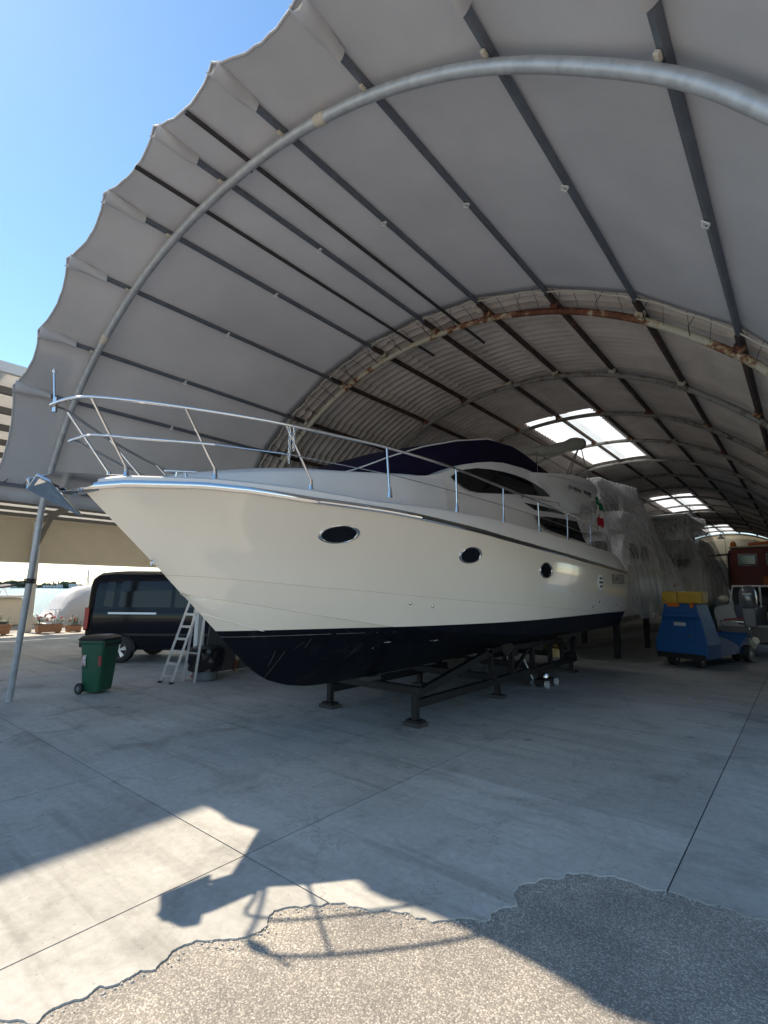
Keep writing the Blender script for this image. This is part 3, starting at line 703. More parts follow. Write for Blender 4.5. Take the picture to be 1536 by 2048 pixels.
for k in range(5):
    y = r.uniform(4.2, 6.0); z0 = r.uniform(1.15, 1.36); L_ = r.uniform(.08, .38); b = MB()
    b.grid([[(XC + bot_u(y + dy * t, z0 - L_ * t) + .003, y + dy * t + e, z0 - L_ * t) for t in np.linspace(0, 1, 6)] for dy in (r.uniform(-.12, .02),) for e in (0, .006)]); b.build('scratch', SCR, low)
for y, z, a in ((5.75, 1.25, .035), (6.55, 1.235, .045), (5.6, 1.17, .012)):
    MB().add([(XC + bot_u(y + a * cos(t) * 1.6, z + a * .4 * sin(t + .3)) + .004, y + a * cos(t) * 1.6 * (1 + .3 * sin(3 * t)), z + a * .4 * sin(t + .3)) for t in np.linspace(0, 2 * pi, 12)[:-1]], [tuple(range(11))]).build('paint_chip', mat('pale_filler', (.45, .45, .45), .8), low)
# rub rail
for sg in (1, -1):
    pr_, pi_ = [], []
    for u, y, z in Lsh: pr_.append((XC + sg * u, y, z)); 
    rows = []
    for u, y, z in Lsh:
        rows.append([(XC + sg * max(0, u + du), y - (.015 if u < .02 else 0), z + dz) for du, dz in ((-.01, .038), (.016, .034), (.026, .014), (.026, -.014), (.016, -.034), (-.01, -.038))])
    MB().grid(rows).build('rub_rail', CHROME, yt, 40)
    ins = []
    for u, y, z in Lsh[30:]: ins.append([(XC + sg * (u + du), y, z + dz) for du, dz in ((.02, .022), (.034, .014), (.034, -.014), (.02, -.022))])
    MB().grid(ins).build('rail_insert', RRUB, yt, 40)
MB().ball((XC, 1.905, 3.0), .05, 12, 8, (1, .8, 1)).build('stem_cap', CHROME, yt, 60)

# coach roof (trunk)
TK = [(2.55, .02, 3.18), (2.75, .14, 3.255), (3.0, .26, 3.30), (3.28, .42, 3.35), (3.8, .75, 3.43), (4.32, 1.0, 3.49), (4.95, 1.2, 3.55), (5.6, 1.36, 3.62), (6.4, 1.42, 3.70)]
rows = []
for Y in np.linspace(2.55, 6.4, 34):
    u = interp([(a, b) for a, b, c in TK], Y); z = interp([(a, c) for a, b, c in TK], Y); zd = interp(T_BU, Y) - .06; kc = min(1, u / .95)
    h = [(u + .10, zd), (u + .055, zd + .55 * (z - zd)), (u + .015, z - .05), (u - .02 if u > .02 else 0, z - .012), (max(0, u - .09), z + .006), (u * .6, z + .006 + .07 * kc), (u * .3, z + .006 + .108 * kc), (0, z + .006 + .118 * kc)]
    rows.append([(XC + a, Y, b) for a, b in h] + [(XC - a, Y, b) for a, b in h[::-1][1:]])
MB().grid(rows).build('coach_roof', GELD, yt, 50)
# deckhouse
def hu(z, b=1.48): return b - .06 * (z - 3.4)
HP = [(4.95, 2.95), (4.95, 3.5), (5.6, 3.60), (6.0, 3.66), (6.3, 3.745), (6.6, 3.87), (7.0, 4.02), (7.52, 4.16), (8.0, 4.27), (8.5, 4.35), (9.3, 4.41), (10.2, 4.43), (11.0, 4.40), (11.5, 4.18), (12.1, 3.78), (12.45, 3.45), (12.85, 2.92)]
b = MB()
hw_ = lambda Y, z: hu(z) - .26 * min(1, max(0, (6.5 - Y) / 1.55)) ** 1.3
b.prism(HP, lambda Y, z: (XC + hw_(Y, z), Y, z), lambda Y, z: (XC - hw_(Y, z), Y, z)); b.build('deckhouse', GELD, yt, 35, bevel=.035)
def panel(poly, name, mt, par, off=.008, base=1.48, th=.03, sides=(1, -1)):
    for sg in sides:
        MB().prism(poly, lambda Y, z: (XC + sg * (hu(z, base) + off), Y, z), lambda Y, z: (XC + sg * (hu(z, base) + off - th), Y, z)).build(name, mt, par)
LENS = [(6.58, 3.735), (6.75, 3.84), (7.0, 3.93), (7.4, 4.03), (7.87, 4.10), (8.4, 4.155), (8.9, 4.185), (9.33, 4.19), (9.8, 4.165), (10.3, 4.11), (10.78, 4.03), (10.2, 3.955), (9.2, 3.85), (8.4, 3.735), (7.75, 3.65), (7.4, 3.605), (7.15, 3.595), (6.95, 3.62), (6.8, 3.66), (6.66, 3.70)]
panel(LENS, 'window', GLASSD, yt)
panel([(9.25, 3.685), (10.2, 3.735), (11.2, 3.77), (11.45, 3.735), (11.35, 3.70), (10.6, 3.665), (9.75, 3.60)], 'window', GLASSD, yt)
panel([(9.8, 3.47), (10.3, 3.53), (11.2, 3.59), (12.16, 3.63), (12.62, 3.15), (11.6, 3.19), (10.55, 3.235), (10.25, 3.27), (10.0, 3.35)], 'window', GLASSD, yt)
b = MB()
for sg in (1, -1): b.tube([(XC + sg * (hu(3.8) + .05), 9.0, 3.74), (XC + sg * (hu(3.8) + .06), 9.1, 3.79), (XC + sg * (hu(3.8) + .06), 10.9, 3.90), (XC + sg * (hu(3.8) + .03), 11.0, 3.86)], .013, 6)
b.build('grab_rail', STEEL, yt, 60)
# flybridge overhang
FB = [(9.6, 4.36), (10.2, 4.44), (11.5, 4.62), (12.4, 4.68), (13.05, 4.62), (13.12, 4.52), (13.0, 4.36), (12.7, 4.17), (12.2, 4.08), (11.75, 3.98), (11.55, 3.72), (11.3, 3.72), (11.0, 3.9), (10.3, 4.1)]
def fu(Y, z): return 1.52 + .20 * min(1, max(0, (Y - 9.6) / 1.6)) - .05 * (z - 4.3)
b = MB(); b.prism(FB, lambda Y, z: (XC + fu(Y, z), Y, z), lambda Y, z: (XC - fu(Y, z), Y, z)); fly = b.build('flybridge', GELD, yt, 35, bevel=.03)
b = MB()
for sg in (1, -1): b.tube([(XC + sg * (fu(Y, z) + .002), Y, z) for Y, z in ((10.1, 4.36), (11, 4.42), (12.0, 4.40), (12.95, 4.33))], .014, 6)
b.build('moulding', GELD, fly, 60)
r = random.Random(2); b = MB()
for sg in (1,):
    for i, (y0, y1, zc) in enumerate(((11.05, 11.75, 4.27), (12.0, 12.5, 4.30))):
        y = y0
        while y < y1:
            h = r.uniform(.03, .075); x = XC + fu(y, zc) + .006
            b.tube([(x, y, zc - h), (x, y + .03, zc + h * .7), (x, y + .055, zc - .01)], .007, 4); y += .075
b.build('nameplate_script', RRUB, fly)
# navy cover over windscreen and flybridge
CT = [(4.85, 3.57), (5.07, 3.65), (5.6, 3.92), (6.3, 4.21), (7.2, 4.50), (8.27, 4.78), (9.2, 4.86), (9.7, 4.82), (10.6, 4.68), (11.5, 4.56)]
CBt = [(4.85, 3.54), (6.0, 3.60), (6.6, 3.72), (7.5, 3.98), (8.5, 4.22), (9.5, 4.30), (11.5, 4.38)]
rows = []
for Y in np.linspace(4.85, 11.5, 46):
    zt = interp(CT, Y); zb = min(zt - .03, interp(CBt, Y)); hw = interp([(4.85, .72), (5.3, .98), (5.8, 1.14), (7, 1.25), (11.5, 1.35)], Y); n_ = .02 * fbm(Y * 1.6, 3) 
    h = [(hw + .03, zb), (hw + .025 + n_, zb + .35 * (zt - zb)), (hw + .0 - n_, zb + .75 * (zt - zb)), (hw - .03, zt - .015), (hw - .07, zt), (hw * .6, zt + .05 + n_), (0, zt + .075)]
    rows.append([(XC + a, Y, z_) for a, z_ in h] + [(XC - a, Y, z_) for a, z_ in h[::-1][1:]])
cv = MB().grid(rows); cv.add([p for p in rows[-1]], [tuple(range(len(rows[-1])))]); cvo = cv.build('bridge_cover', NAVY, yt, 45)
b = MB()
for sg in (1, -1): b.tube([(XC + sg * (interp([(4.85, .72), (5.3, .98), (5.8, 1.14), (7, 1.25), (11.5, 1.35)], Y) - .045), Y, interp(CT, Y) + .008) for Y in np.linspace(4.9, 8.4, 24)], .011, 5)
b.build('piping', CLIPW, cvo)
# folded awning roll and struts
b = MB(); p0, p1 = V(-4.5, 9.9, 4.86), V(-3.92, 12.2, 5.52); pts = []; rs = []
for t in np.linspace(0, 1, 16): pts.append(p0.lerp(p1, t) + V(0, 0, .03 * sin(9 * t))); rs.append(.09 + .06 * t + .018 * sin(23 * t))
b.tube(pts, rs, 12); b.build('awning_roll', BEIGEC, yt, 70)
b = MB(); e = p1
b.ball(tuple(p1), .15, 10, 7, (1, .7, 1)); b.build('roll_end', mat('dark_grey_canvas', (.10, .11, .11), .85, bump=.4, bs=14), yt, 60)
b = MB()
for q in ((-3.98, 11.3, 4.6), (-4.0, 11.55, 4.62), (-3.9, 12.7, 4.64)): b.tube([tuple(p1), q], .014, 6)
b.tube([(-4.9, 9.9, 4.9), (-4.4, 10.9, 5.06), (-4.0, 11.6, 4.72), (-3.95, 12.1, 4.64)], .014, 6); b.tube([(-4.2, 10.2, 4.95), (-4.2, 10.2, 4.45)], .014, 6)
b.build('awning_frame', STEEL, yt, 60)

# rails
TOPR = [(-5.446, 1.60, 3.786), (-5.373, 1.668, 3.82), (-5.234, 1.808, 3.844), (-4.927, 2.141, 3.825), (-4.66, 2.471, 3.796), (-4.354, 2.911, 3.761), (-4.119, 3.324, 3.729), (-3.871, 3.893, 3.687), (-3.678, 4.593, 3.665), (-3.60, 5.91, 3.66), (-3.60, 7.34, 3.62), (-3.60, 8.72, 3.59), (-3.60, 10.17, 3.54), (-3.60, 11.59, 3.47), (-3.60, 12.35, 3.42), (-3.60, 12.75, 3.28), (-3.60, 12.97, 2.95)]
mir = lambda p: (2 * XC - p[0], p[1], p[2])
path = [mir(p) for p in TOPR[::-1]] + [(XC, 1.565, 3.765)] + TOPR
MB().tube(cat_rom(path, 5), .0165, 10).build('top_rail', CHROME, yt, 70)
MIDR = [(-5.486, 1.784, 3.46), (-5.372, 1.899, 3.507), (-5.099, 2.197, 3.495), (-4.793, 2.567, 3.484), (-4.618, 2.804, 3.48)]
path = [mir(p) for p in MIDR[::-1]] + [(XC, 1.755, 3.44)] + MIDR
MB().tube(cat_rom(path, 6), .014, 10).build('mid_rail', CHROME, yt, 70)
b = MB()
for f in (lambda p: p, mir): b.tube([f(p) for p in [MIDR[-1], (-4.21, 3.468, 3.446), (-3.749, 4.684, 3.372), (-3.602, 5.93, 3.335), (-3.6, 7.34, 3.33), (-3.6, 8.72, 3.31), (-3.6, 10.17, 3.27), (-3.6, 11.59, 3.21), (-3.6, 12.8, 3.15)]], .006, 5)
b.build('guard_wire', STEEL, yt)
STN = [((-5.341, 2.241, 3.12), (-5.234, 1.808, 3.84)), ((-4.808, 2.941, 3.15), (-4.66, 2.471, 3.796)), ((-4.276, 3.846, 3.11), (-4.119, 3.324, 3.729)),
       ((-3.64, 4.5, 3.05), (-3.69, 4.5, 3.665)), ((-3.6, 5.92, 3.05), (-3.6, 5.91, 3.66)), ((-3.6, 7.32, 3.04), (-3.6, 7.34, 3.62)), ((-3.6, 8.73, 3.02), (-3.6, 8.72, 3.59)), ((-3.6, 10.15, 2.98), (-3.6, 10.17, 3.54)), ((-3.6, 11.57, 2.95), (-3.6, 11.59, 3.47)), ((-3.6, 13.03, 2.90), (-3.6, 12.97, 3.0))]
for f in (lambda p: p, mir):
    for i, (a, c) in enumerate(STN):
        a = f(a); c = f(c); b = MB()
        if i < 3: k = (a[0] + (c[0] - a[0]) * .06, a[1] + (c[1] - a[1]) * .04, a[2] + .13); b.tube([a, k, c], .0135, 8)
        else: b.tube([a, c], .0135, 8)
        b.lathe([(.035, 0), (.03, .025), (.019, .10), (.015, .13)], a, 10); b.build('stanchion', CHROME, yt, 50)
b = MB(); b.tube([(XC, 1.60, 3.74), (XC - .03, 1.57, 4.12)], .011, 8); b.ball((XC - .03, 1.57, 4.125), .02, 8, 6); b.tube([(XC, 1.6, 3.70), (XC, 1.6, 3.85)], .024, 8); b.build('jackstaff', CHROME, yt, 60)
# chain and lock hanging on the rail
b = MB()
for i in range(9):
    c = V(-4.105, 3.37, 3.70 - i * .045); a = i % 2
    b.tube([(c.x + (0 if a else .014 * cos(t)), c.y + (.014 * cos(t) if a else 0), c.z + .03 * sin(t)) for t in np.linspace(0, 2 * pi, 9)[:-1]], .0045, 4, closed=True)
for i in range(6):
    c = V(-4.07, 3.40, 3.70 - i * .045); a = (i + 1) % 2
    b.tube([(c.x + (0 if a else .014 * cos(t)), c.y + (.014 * cos(t) if a else 0), c.z + .03 * sin(t)) for t in np.linspace(0, 2 * pi, 9)[:-1]], .0045, 4, closed=True)
b.build('chain', STEEL, yt)
# mooring cleat
b = MB(); cx, cyy, cz = XC + .42, 2.72, 3.20
b.tube([(cx - .10, cyy - .13, cz + .05), (cx + .11, cyy + .13, cz + .05)], .016, 8); b.tube([(cx - .03, cyy - .035, cz - .04), (cx - .02, cyy - .03, cz + .05)], .014, 8); b.tube([(cx + .05, cyy + .05, cz - .04), (cx + .03, cyy + .04, cz + .05)], .014, 8); b.build('cleat', STEEL, yt, 60)
# anchor and bow roller
an = MB()
fl = [(0, 1.93, 2.70), (.24, 1.56, 2.96), (.13, 1.47, 3.03), (0, 1.44, 2.90), (-.13, 1.47, 3.03), (-.24, 1.56, 2.96)]
up_ = [(x * .93, y + .012, z + .022) for x, y, z in fl]
vs = [(XC + x, y, z) for x, y, z in fl + up_]
an.add(vs, [(0, 1, 2, 3), (0, 3, 4, 5), (9, 8, 7, 6), (11, 10, 9, 6), (0, 6, 7, 1), (1, 7, 8, 2), (2, 8, 9, 3), (3, 9, 10, 4), (4, 10, 11, 5), (5, 11, 6, 0)])
an.prism([(1.46, 2.93), (1.43, 3.0), (1.6, 3.075), (2.35, 3.20), (2.36, 3.16), (1.66, 3.0), (1.56, 2.9)], lambda y, z: (XC + .02, y, z), lambda y, z: (XC - .02, y, z))
an.build('anchor', CHROME, yt, bevel=.006)
rl = MB()
for sg in (1, -1):
    rl.prism([(1.62, 2.99), (1.56, 3.05), (1.66, 3.10), (2.3, 3.17), (2.3, 3.13), (1.98, 3.02), (1.78, 2.94)], lambda y, z: (XC + sg * (.06 + .05 * (y - 1.6)), y, z), lambda y, z: (XC + sg * (.075 + .05 * (y - 1.6)), y, z))
rl.prism([(1.85, 2.925), (2.35, 3.12), (2.35, 3.10), (1.87, 2.905)], lambda y, z: (XC + .09, y, z), lambda y, z: (XC - .09, y, z))
rl.lathe([(.03, -.06), (.045, -.05), (.028, 0), (.045, .05), (.03, .06)], (XC, 1.66, 3.03), 14, 'X'); rl.build('bow_roller', CHROME, yt, 40)
# port lights
def port(Yc, zc, a, bb, name='porthole', pw=1.0, uf=hull_u):
    ring = []
    for t in np.linspace(0, 2 * pi, 29)[:-1]:
        ct, st = cos(t), sin(t); Y = Yc + a * math.copysign(abs(ct) ** pw, ct); z = zc + bb * math.copysign(abs(st) ** (1 / pw if pw > 1 else 1), st); ring.append((Y, z))
    for sg in (1, -1):
        p_ = lambda Y, z, k, o: (XC + sg * (uf(Yc + (Y - Yc) * k, zc + (z - zc) * k) + o), Yc + (Y - Yc) * k, zc + (z - zc) * k)
        rim = MB().grid([[p_(Y, z, k, o) for Y, z in ring] for k, o in ((1.13, -.01), (1.11, .016), (1.04, .022), (.985, .016), (.97, .002))], True).build(name, STEEL, yt, 50)
        MB().add([p_(Y, z, .98, .004) for Y, z in ring] + [(XC + sg * (uf(Yc, zc) + .004), Yc, zc)], [(i, (i + 1) % 28, 28) for i in range(28)]).build('glass', GLASSD, rim, 60)
port(4.32, 2.645, .195, .095, pw=1.12)
port(6.35, 2.485, .20, .105, pw=1.05)
port(8.71, 2.345, .24, .125)
# louvre vent
for sg in (1, -1):
    Yc, zc, u = 11.82, 2.18, hull_u(11.82, 2.18); b = MB(); b.lathe([(.19, 0), (.19, .012), (.165, .02), (.0, .02)], (XC + sg * u, Yc, zc), 22, 'X') if sg > 0 else b.lathe([(.19, 0), (.19, -.012), (.165, -.02), (0, -.02)], (XC + sg * u, Yc, zc), 22, 'X')
    vn = b.build('vent', WHITEP, yt, 40)
    for k in (-.09, 0, .09): MB().box((XC + sg * (u + .022), Yc, zc + k), (.012, .24 if k == 0 else .16, .045)).build('slot', RUBBER, vn)
# skin fittings
for Yc, zc, rr_ in ((5.69, 1.81, .026), (6.06, 1.77, .026), (11.9, 1.75, .03), (11.5, 1.66, .035), (12.3, 1.70, .02), (13.3, 1.66, .02)):
    u = hull_u(Yc, zc) if zc > interp(T_K1, Yc) else low_u(Yc, zc)
    b = MB(); b.lathe([(rr_, -.01), (rr_, .01), (rr_ * .65, .014), (rr_ * .6, .0), (0, 0)], (XC + u, Yc, zc), 14, 'X'); b.build('skin_fitting', CHROME, yt, 40)
MB().tube([(XC + .06 + .025 * cos(t), 2.66 + .0 * t, 2.27 + .03 * sin(t)) for t in np.linspace(0, 2 * pi, 12)[:-1]], .008, 5, closed=True).build('towing_eye', CHROME, yt, 60)
# registration letters
def text_mesh(body, size, name, mt, parent, M, ext=.002, sx=1.0):
    cu = bpy.data.curves.new(name, 'FONT'); cu.body = body; cu.size = size; cu.extrude = ext; cu.align_x = 'CENTER'; cu.align_y = 'CENTER'; cu.resolution_u = 3
    ob = bpy.data.objects.new('tmp', cu); COL.objects.link(ob); bpy.context.view_layer.update()
    me_ = bpy.data.meshes.new_from_object(ob.evaluated_get(bpy.context.evaluated_depsgraph_get())); bpy.data.objects.remove(ob)
    me_.transform(M @ Matrix.Diagonal((sx, 1, 1, 1)))
    me_.materials.clear(); me_.materials.append(mt); o = from_mesh(name, me_, parent); return o
u = hull_u(13.2, 2.26); org = ORG[yt.name]
Mt = Matrix.Translation((XC + u + .012 - org[0], 13.3 - org[1], 2.265 - org[2])) @ Matrix(((0, 0, 1, 0), (1, 0, 0, 0), (0, 1, 0, 0), (0, 0, 0, 1))) @ Matrix.Rotation(0.0, 4, 'Z')
text_mesh('IRA4453DX', .34, 'registration_number', RRUB, yt, Mt, .002, .62)
# shafts, propellers and rudders
for sg in (1, -1):
    x = XC + sg * .62
    MB().tube([(x, 10.6, .98), (x, 12.6, .66)], .03, 8).build('shaft', STEEL, yt, 60)
    b = MB(); b.lathe([(.03, .12), (.07, .05), (.075, -.06), (.03, -.1)], (x, 12.65, .65), 12, 'Y')
    for k in range(4):
        a = k * pi / 2 + .3; rows = []
        for q in np.linspace(.05, .29, 6):
            wd = .13 * sin(pi * min(.95, (q - .02) / .3)) + .02; rows.append([(x + cos(a) * q - sin(a) * e * wd, 12.65 + e * wd * .7, .65 + sin(a) * q + cos(a) * e * wd) for e in (-1, -.3, .3, 1)])
        b.grid(rows)
    b.build('propeller', mat('bronze', (.30, .20, .09), .4, .8), yt, 50)
    MB().prism([(13.0, 1.0), (13.45, 1.0), (13.38, .5), (13.1, .42)], lambda y, z: (x + .02, y, z), lambda y, z: (x - .02, y, z)).build('rudder', ANTI, yt, bevel=.008)

# flag on the stern pole
fg = root('flag', 'green white and red flag hanging from a short pole on the flybridge', 'flag', (-3.9, 13.1, 4.2))
b = MB(); b.tube([(-3.95, 13.02, 4.45), (-3.85, 13.55, 4.16)], .014, 6); b.build('pole', STEEL, fg)
fc = MB(); nU, nV_ = 15, 12
for band, mt in ((0, GREENF), (1, WHITEF), (2, REDF)):
    fc.m(mt); rows = []
    for i in range(5):
        v = (band + i / 4) / 3; row = []
        for j in range(nU):
            q = j / (nU - 1); y = 13.1 + .52 * q * (1 - .1 * v); z = 4.40 - .27 * q * (1 - v * .6) - .72 * v - .03 * sin(6 * q); x = -3.92 + .06 * sin(q * 9 + v * 1.2) + .03 * v
            row.append((x, y, z))
        rows.append(row)
    fc.grid(rows)
fc.build('cloth', None, fg, 80)

# ================================================================== CRADLE
cd = root('boat_cradle', 'black steel cradle with braced side frames under the yacht', 'cradle', (XC, 9.5, 0))
for x in (-4.65, -6.45):
    MB().box((x, 6.38, .03), (.30, .24, .06)).build('pad', WOODP, cd, bevel=.008)
    MB().box((x, 6.38, .075), (.24, .18, .03)).build('foot_plate', BLACKST, cd)
    MB().box((x, 6.38, .29), (.09, .09, .40)).build('leg', BLACKST, cd, bevel=.006)
    MB().beam((x, 6.34, .31), (x, 13.2, .31), .10, .12).build('long_beam', BLACKST, cd, bevel=.006)
    MB().beam((x, 6.4, .44), (x, 8.75, .86), .09, .12).build('diagonal', BLACKST, cd, bevel=.006)
    MB().beam((x, 8.6, .89), (x, 13.2, .80), .09, .10).build('top_beam', BLACKST, cd, bevel=.006)
    for y in (8.76, 9.62, 10.61, 11.6, 12.34, 13.05): MB().box((x, y, .58), (.09, .09, .50)).build('upright', BLACKST, cd, bevel=.004)
    for y in (9.0, 11.0, 12.9):
        MB().box((x, y, .125), (.09, .09, .25)).build('leg', BLACKST, cd); MB().box((x, y, .03), (.28, .22, .06)).build('pad', WOODP, cd, bevel=.008)
    MB().beam((x, 9.7, .37), (x, 10.5, .82), .05, .06).build('brace', BLACKST, cd)
for y, z in ((6.38, .50), (8.76, .40), (10.6, .40), (13.0, .40)): MB().beam((-6.55, y, z), (-4.56, y, z), .10, .12, up=(0, 0, 1)).build('cross_beam', BLACKST, cd, bevel=.006)
for y in (6.38, 9.0, 11.5):
    zk = interp(T_KE, y); zb_ = .56 if y < 7 else .46
    MB().box((XC, y, (zk + zb_) / 2), (.22, .3, max(.04, zk - zb_ + .01))).build('keel_block', WOODP, cd, bevel=.01)
for y in (9.2, 12.3):
    for sg in (1, -1): MB().beam((XC + sg * .9, y, .85), (XC + sg * 1.05, y, 1.04), .3, .08, up=(0, 1, 0)).build('bilge_pad', WOODP, cd)

# trolley jack beside the cradle
jk = root('trolley_jack', 'small low trolley jack with pale wheels beside cradle', 'jack', (-4.45, 10.75, 0))
MB().box((-4.45, 10.75, .11), (.26, .55, .10)).build('frame', BLACKST, jk, bevel=.01)
for x, y in ((-4.6, 10.5), (-4.3, 10.5), (-4.6, 11.0), (-4.3, 11.0)): MB().lathe([(.03, -.03), (.075, -.03), (.075, .03), (.03, .03)], (x, y, .076), 14, 'X').build('wheel', GREYP if x < -4.5 else SMALLB, jk, 40)
MB().tube([(-4.6, 10.5, .15), (-4.75, 10.42, .55)], .018, 8).build('handle', SMALLB, jk, 60)
MB().lathe([(.07, .16), (.07, .2), (.05, .25), (0, .25)], (-4.45, 10.8, 0), 14).build('saddle', STEEL, jk, 40)

# ================================================================== LEFT SIDE OBJECTS
# wheelie bin
bn = root('wheelie_bin', 'green wheelie bin with black lid and peeling stickers', 'bin', (-10.72, 4.30, 0), R(122), local=True)
bn.scale = (.96, .76, 1.0)
rows = []
for z, wx, wy in ((.04, .20, .23), (.07, .215, .245), (.5, .245, .29), (.92, .275, .335), (.95, .30, .36), (.985, .30, .36)):
    ring = []
    for k in range(24):
        a = 2 * pi * k / 24; c, s = cos(a), sin(a); ring.append((math.copysign(abs(c) ** .28, c) * wx, math.copysign(abs(s) ** .28, s) * wy, z))
    rows.append(ring)
b = MB().grid(rows, True); b.add(rows[0], [tuple(range(24))]); body = b.build('body', BING, bn, 35)
b = MB()
for k in (-.12, .12): b.beam((-.258 - .06 * k, -.2, .58 + k), (-.258 - .06 * k, .12, .58 + k), .012, .025)
b.beam((-.25, .12, .46), (-.266, .12, .70), .012, .025, up=(0, 1, 0)); b.build('rib', BING, body)
b = MB(); rows = []
for z, wx, wy, dy in ((.99, .305, .37, 0), (1.03, .31, .375, 0), (1.065, .27, .33, .01), (1.085, .15, .2, .02)):
    rows.append([(math.copysign(abs(cos(2 * pi * k / 24)) ** .3, cos(2 * pi * k / 24)) * wx, math.copysign(abs(sin(2 * pi * k / 24)) ** .3, sin(2 * pi * k / 24)) * wy + dy, z) for k in range(24)])
b.grid(rows, True); b.add(rows[-1], [tuple(range(24))]); lid = b.build('lid', BINL, bn, 35)
MB().box((.05, -.1, 1.085), (.22, .2, .004)).build('sticker', mat('pale_label', (.45, .44, .45), .6), lid)
MB().box((0, -.33, .93), (.5, .05, .1)).build('lid_flap', BINL, bn, bevel=.012)
MB().tube([(-.2, .36, .98), (-.2, .43, 1.0), (.2, .43, 1.0), (.2, .36, .98)], .018, 8).build('handle', BING, bn, 60)
for sx in (-1, 1):
    wq = MB().lathe([(.0, -.03), (.06, -.035), (.1, -.03), (.105, 0), (.1, .03), (.06, .035), (0, .03)], (sx * .27, .24, .106), 20, 'X').build('wheel', RUBBER, bn, 40)
    MB().lathe([(.0, sx * .036), (.045, sx * .036), (.05, sx * .03)], (sx * .27, .24, .106), 12, 'X').build('hub', GREYP, wq, 40)
MB().box((-.2585, .185, .62), (.006, .12, .2), rot=Matrix.Rotation(-.065, 3, 'Y')).build('sticker', mat('worn_white_label', (.62, .6, .6), .6, col2=(.35, .12, .12), thr=(.5, .56), vs=18), bn)
MB().box((-.25, -.245, .62), (.03, .06, .18), rot=Matrix.Rotation(-.065, 3, 'Y')).build('sticker', REDW, bn)

# ladder
ld = root('step_ladder', 'aluminium step ladder standing under the yacht bow', 'ladder', (-10.6, 5.8, 0))
fl_, fr_ = V(-10.8, 5.59, 0), V(-10.46, 5.66, 0); top = V(.60, .46, 2.45)
for p in (fl_, fr_):
    q = p + top + (V(.03, 0, 0) if p is fl_ else V(-.03, 0, 0)); MB().beam(p, q, .025, .05, up=(.6, .8, 0)).build('stile', ALU, ld, bevel=.003); MB().box(tuple(p + V(.005, 0, .02)), (.05, .08, .04)).build('foot', RUBBER, ld)
    b0 = p + V(.25, .38, 0); MB().beam(b0, q, .022, .05, up=(.6, .8, 0)).build('back_leg', ALU, ld)
for i in range(9):
    t = .06 + i * .105; MB().beam(fl_ + top * t, fr_ + top * t, .028, .05, up=(0, 0, 1)).build('rung', ALU, ld)
for t in (.25, .6): MB().beam(fl_ + V(.25, .38, 0) + (top - V(.25, .38, 0)) * t, fr_ + V(.25, .38, 0) + (top - V(.25, .38, 0)) * t, .02, .03).build('back_rung', ALU, ld)

# bag-lined tub
tb = root('waste_tub', 'grey plastic tub lined with a crumpled black rubbish bag', 'tub', (-10.42, 6.42, 0))
MB().lathe([(.23, 0), (.26, .02), (.285, .5), (.295, .52), (.28, .5)], (-10.42, 6.42, 0), 24).build('tub', GREYP, tb, 40)
rows = []; r = random.Random(4)
for i in range(14):
    t = i / 13; z = .20 + .50 * sin(min(1, t * 1.25) * pi / 2); rad = .325 + .055 * sin(pi * min(1, t * 1.3)) - (.12 * max(0, t - .75) / .25)
    rows.append([(-10.42 + (rad + .075 * fbm(5 * cos(a), 5 * sin(a), z * 6)) * cos(a), 6.42 + (rad + .075 * fbm(5 * cos(a), 5 * sin(a), z * 6)) * sin(a), z + .05 * fbm(4 * cos(a), 4 * sin(a), 2 + t) * (1 if i < 3 else .4)) for a in np.linspace(0, 2 * pi, 41)[:-1]])
b = MB().grid(rows, True); b.add(rows[-1], [tuple(range(40))]); b.build('bag', BAG, tb, 80)
gl = root('red_glove', 'crumpled faded red glove lying beside the waste tub', 'glove', (-10.74, 6.36, 0))
b = MB(); b.ball((-10.74, 6.36, .09), .085, 10, 7, (.9, .8, 1.0))
for k, (dx, dy, dz) in enumerate(((-.09, 0, -.05), (-.06, -.05, -.06), (-.02, -.07, -.06), (.03, -.07, -.06), (.05, -.02, .06))): b.tube([(-10.74, 6.36, .08), (-10.74 + dx * .7, 6.36 + dy * .8, .08 + dz * .4), (-10.74 + dx, 6.36 + dy * 1.2, .03 + max(0, dz))], [.035, .028, .02], 7)
b.build('palm', REDW, gl, 70)

# van
vn = root('black_van', 'glossy black high-roof van parked beyond the bow', 'van', (-14.9, 7.0, 0), R(37.0), local=True)
def van_sec(x):
    zt = interp([(-1.06, 2.24), (-1.0, 2.34), (-.8, 2.44), (-.4, 2.48), (2.9, 2.46), (3.3, 2.42), (3.9, 1.85), (4.1, 1.45), (4.7, 1.2), (4.9, .95)], x); zb = .34
    hw = interp([(-1.06, .88), (-1.0, .93), (-.85, .975), (-.4, 1.0), (3.9, 1.0), (4.6, .9), (4.9, .75)], x)
    pr_ = [(0, zb), (.86, zb), (.96, zb + .06), (.985, .62), (.99, .95), (1.0, 1.10), (1.0, 1.28), (.985, 1.38), (.965, 1.48), (.93, 1.95), (.885, 2.25), (.83, 2.42), (.70, 2.50), (0, 2.545)]
    top_ = zt / 2.545
    return [(hw * a, (z if z < .9 else .9 + (z - .9) * max(.04, (zt - .9) / (2.545 - .9)))) for a, z in pr_]
rows = []
for x in list(np.linspace(-1.06, -.8, 6)) + list(np.linspace(-.7, 4.9, 40)):
    h = van_sec(x); rows.append([(x, -a, z) for a, z in h] + [(x, a, z) for a, z in h[::-1][1:-1]])
b = MB().grid(rows, True); b.add(rows[0], [tuple(range(len(rows[0])))]); b.add(rows[-1], [tuple(range(len(rows[0])))]); vb = b.build('body', VANB, vn, 28)
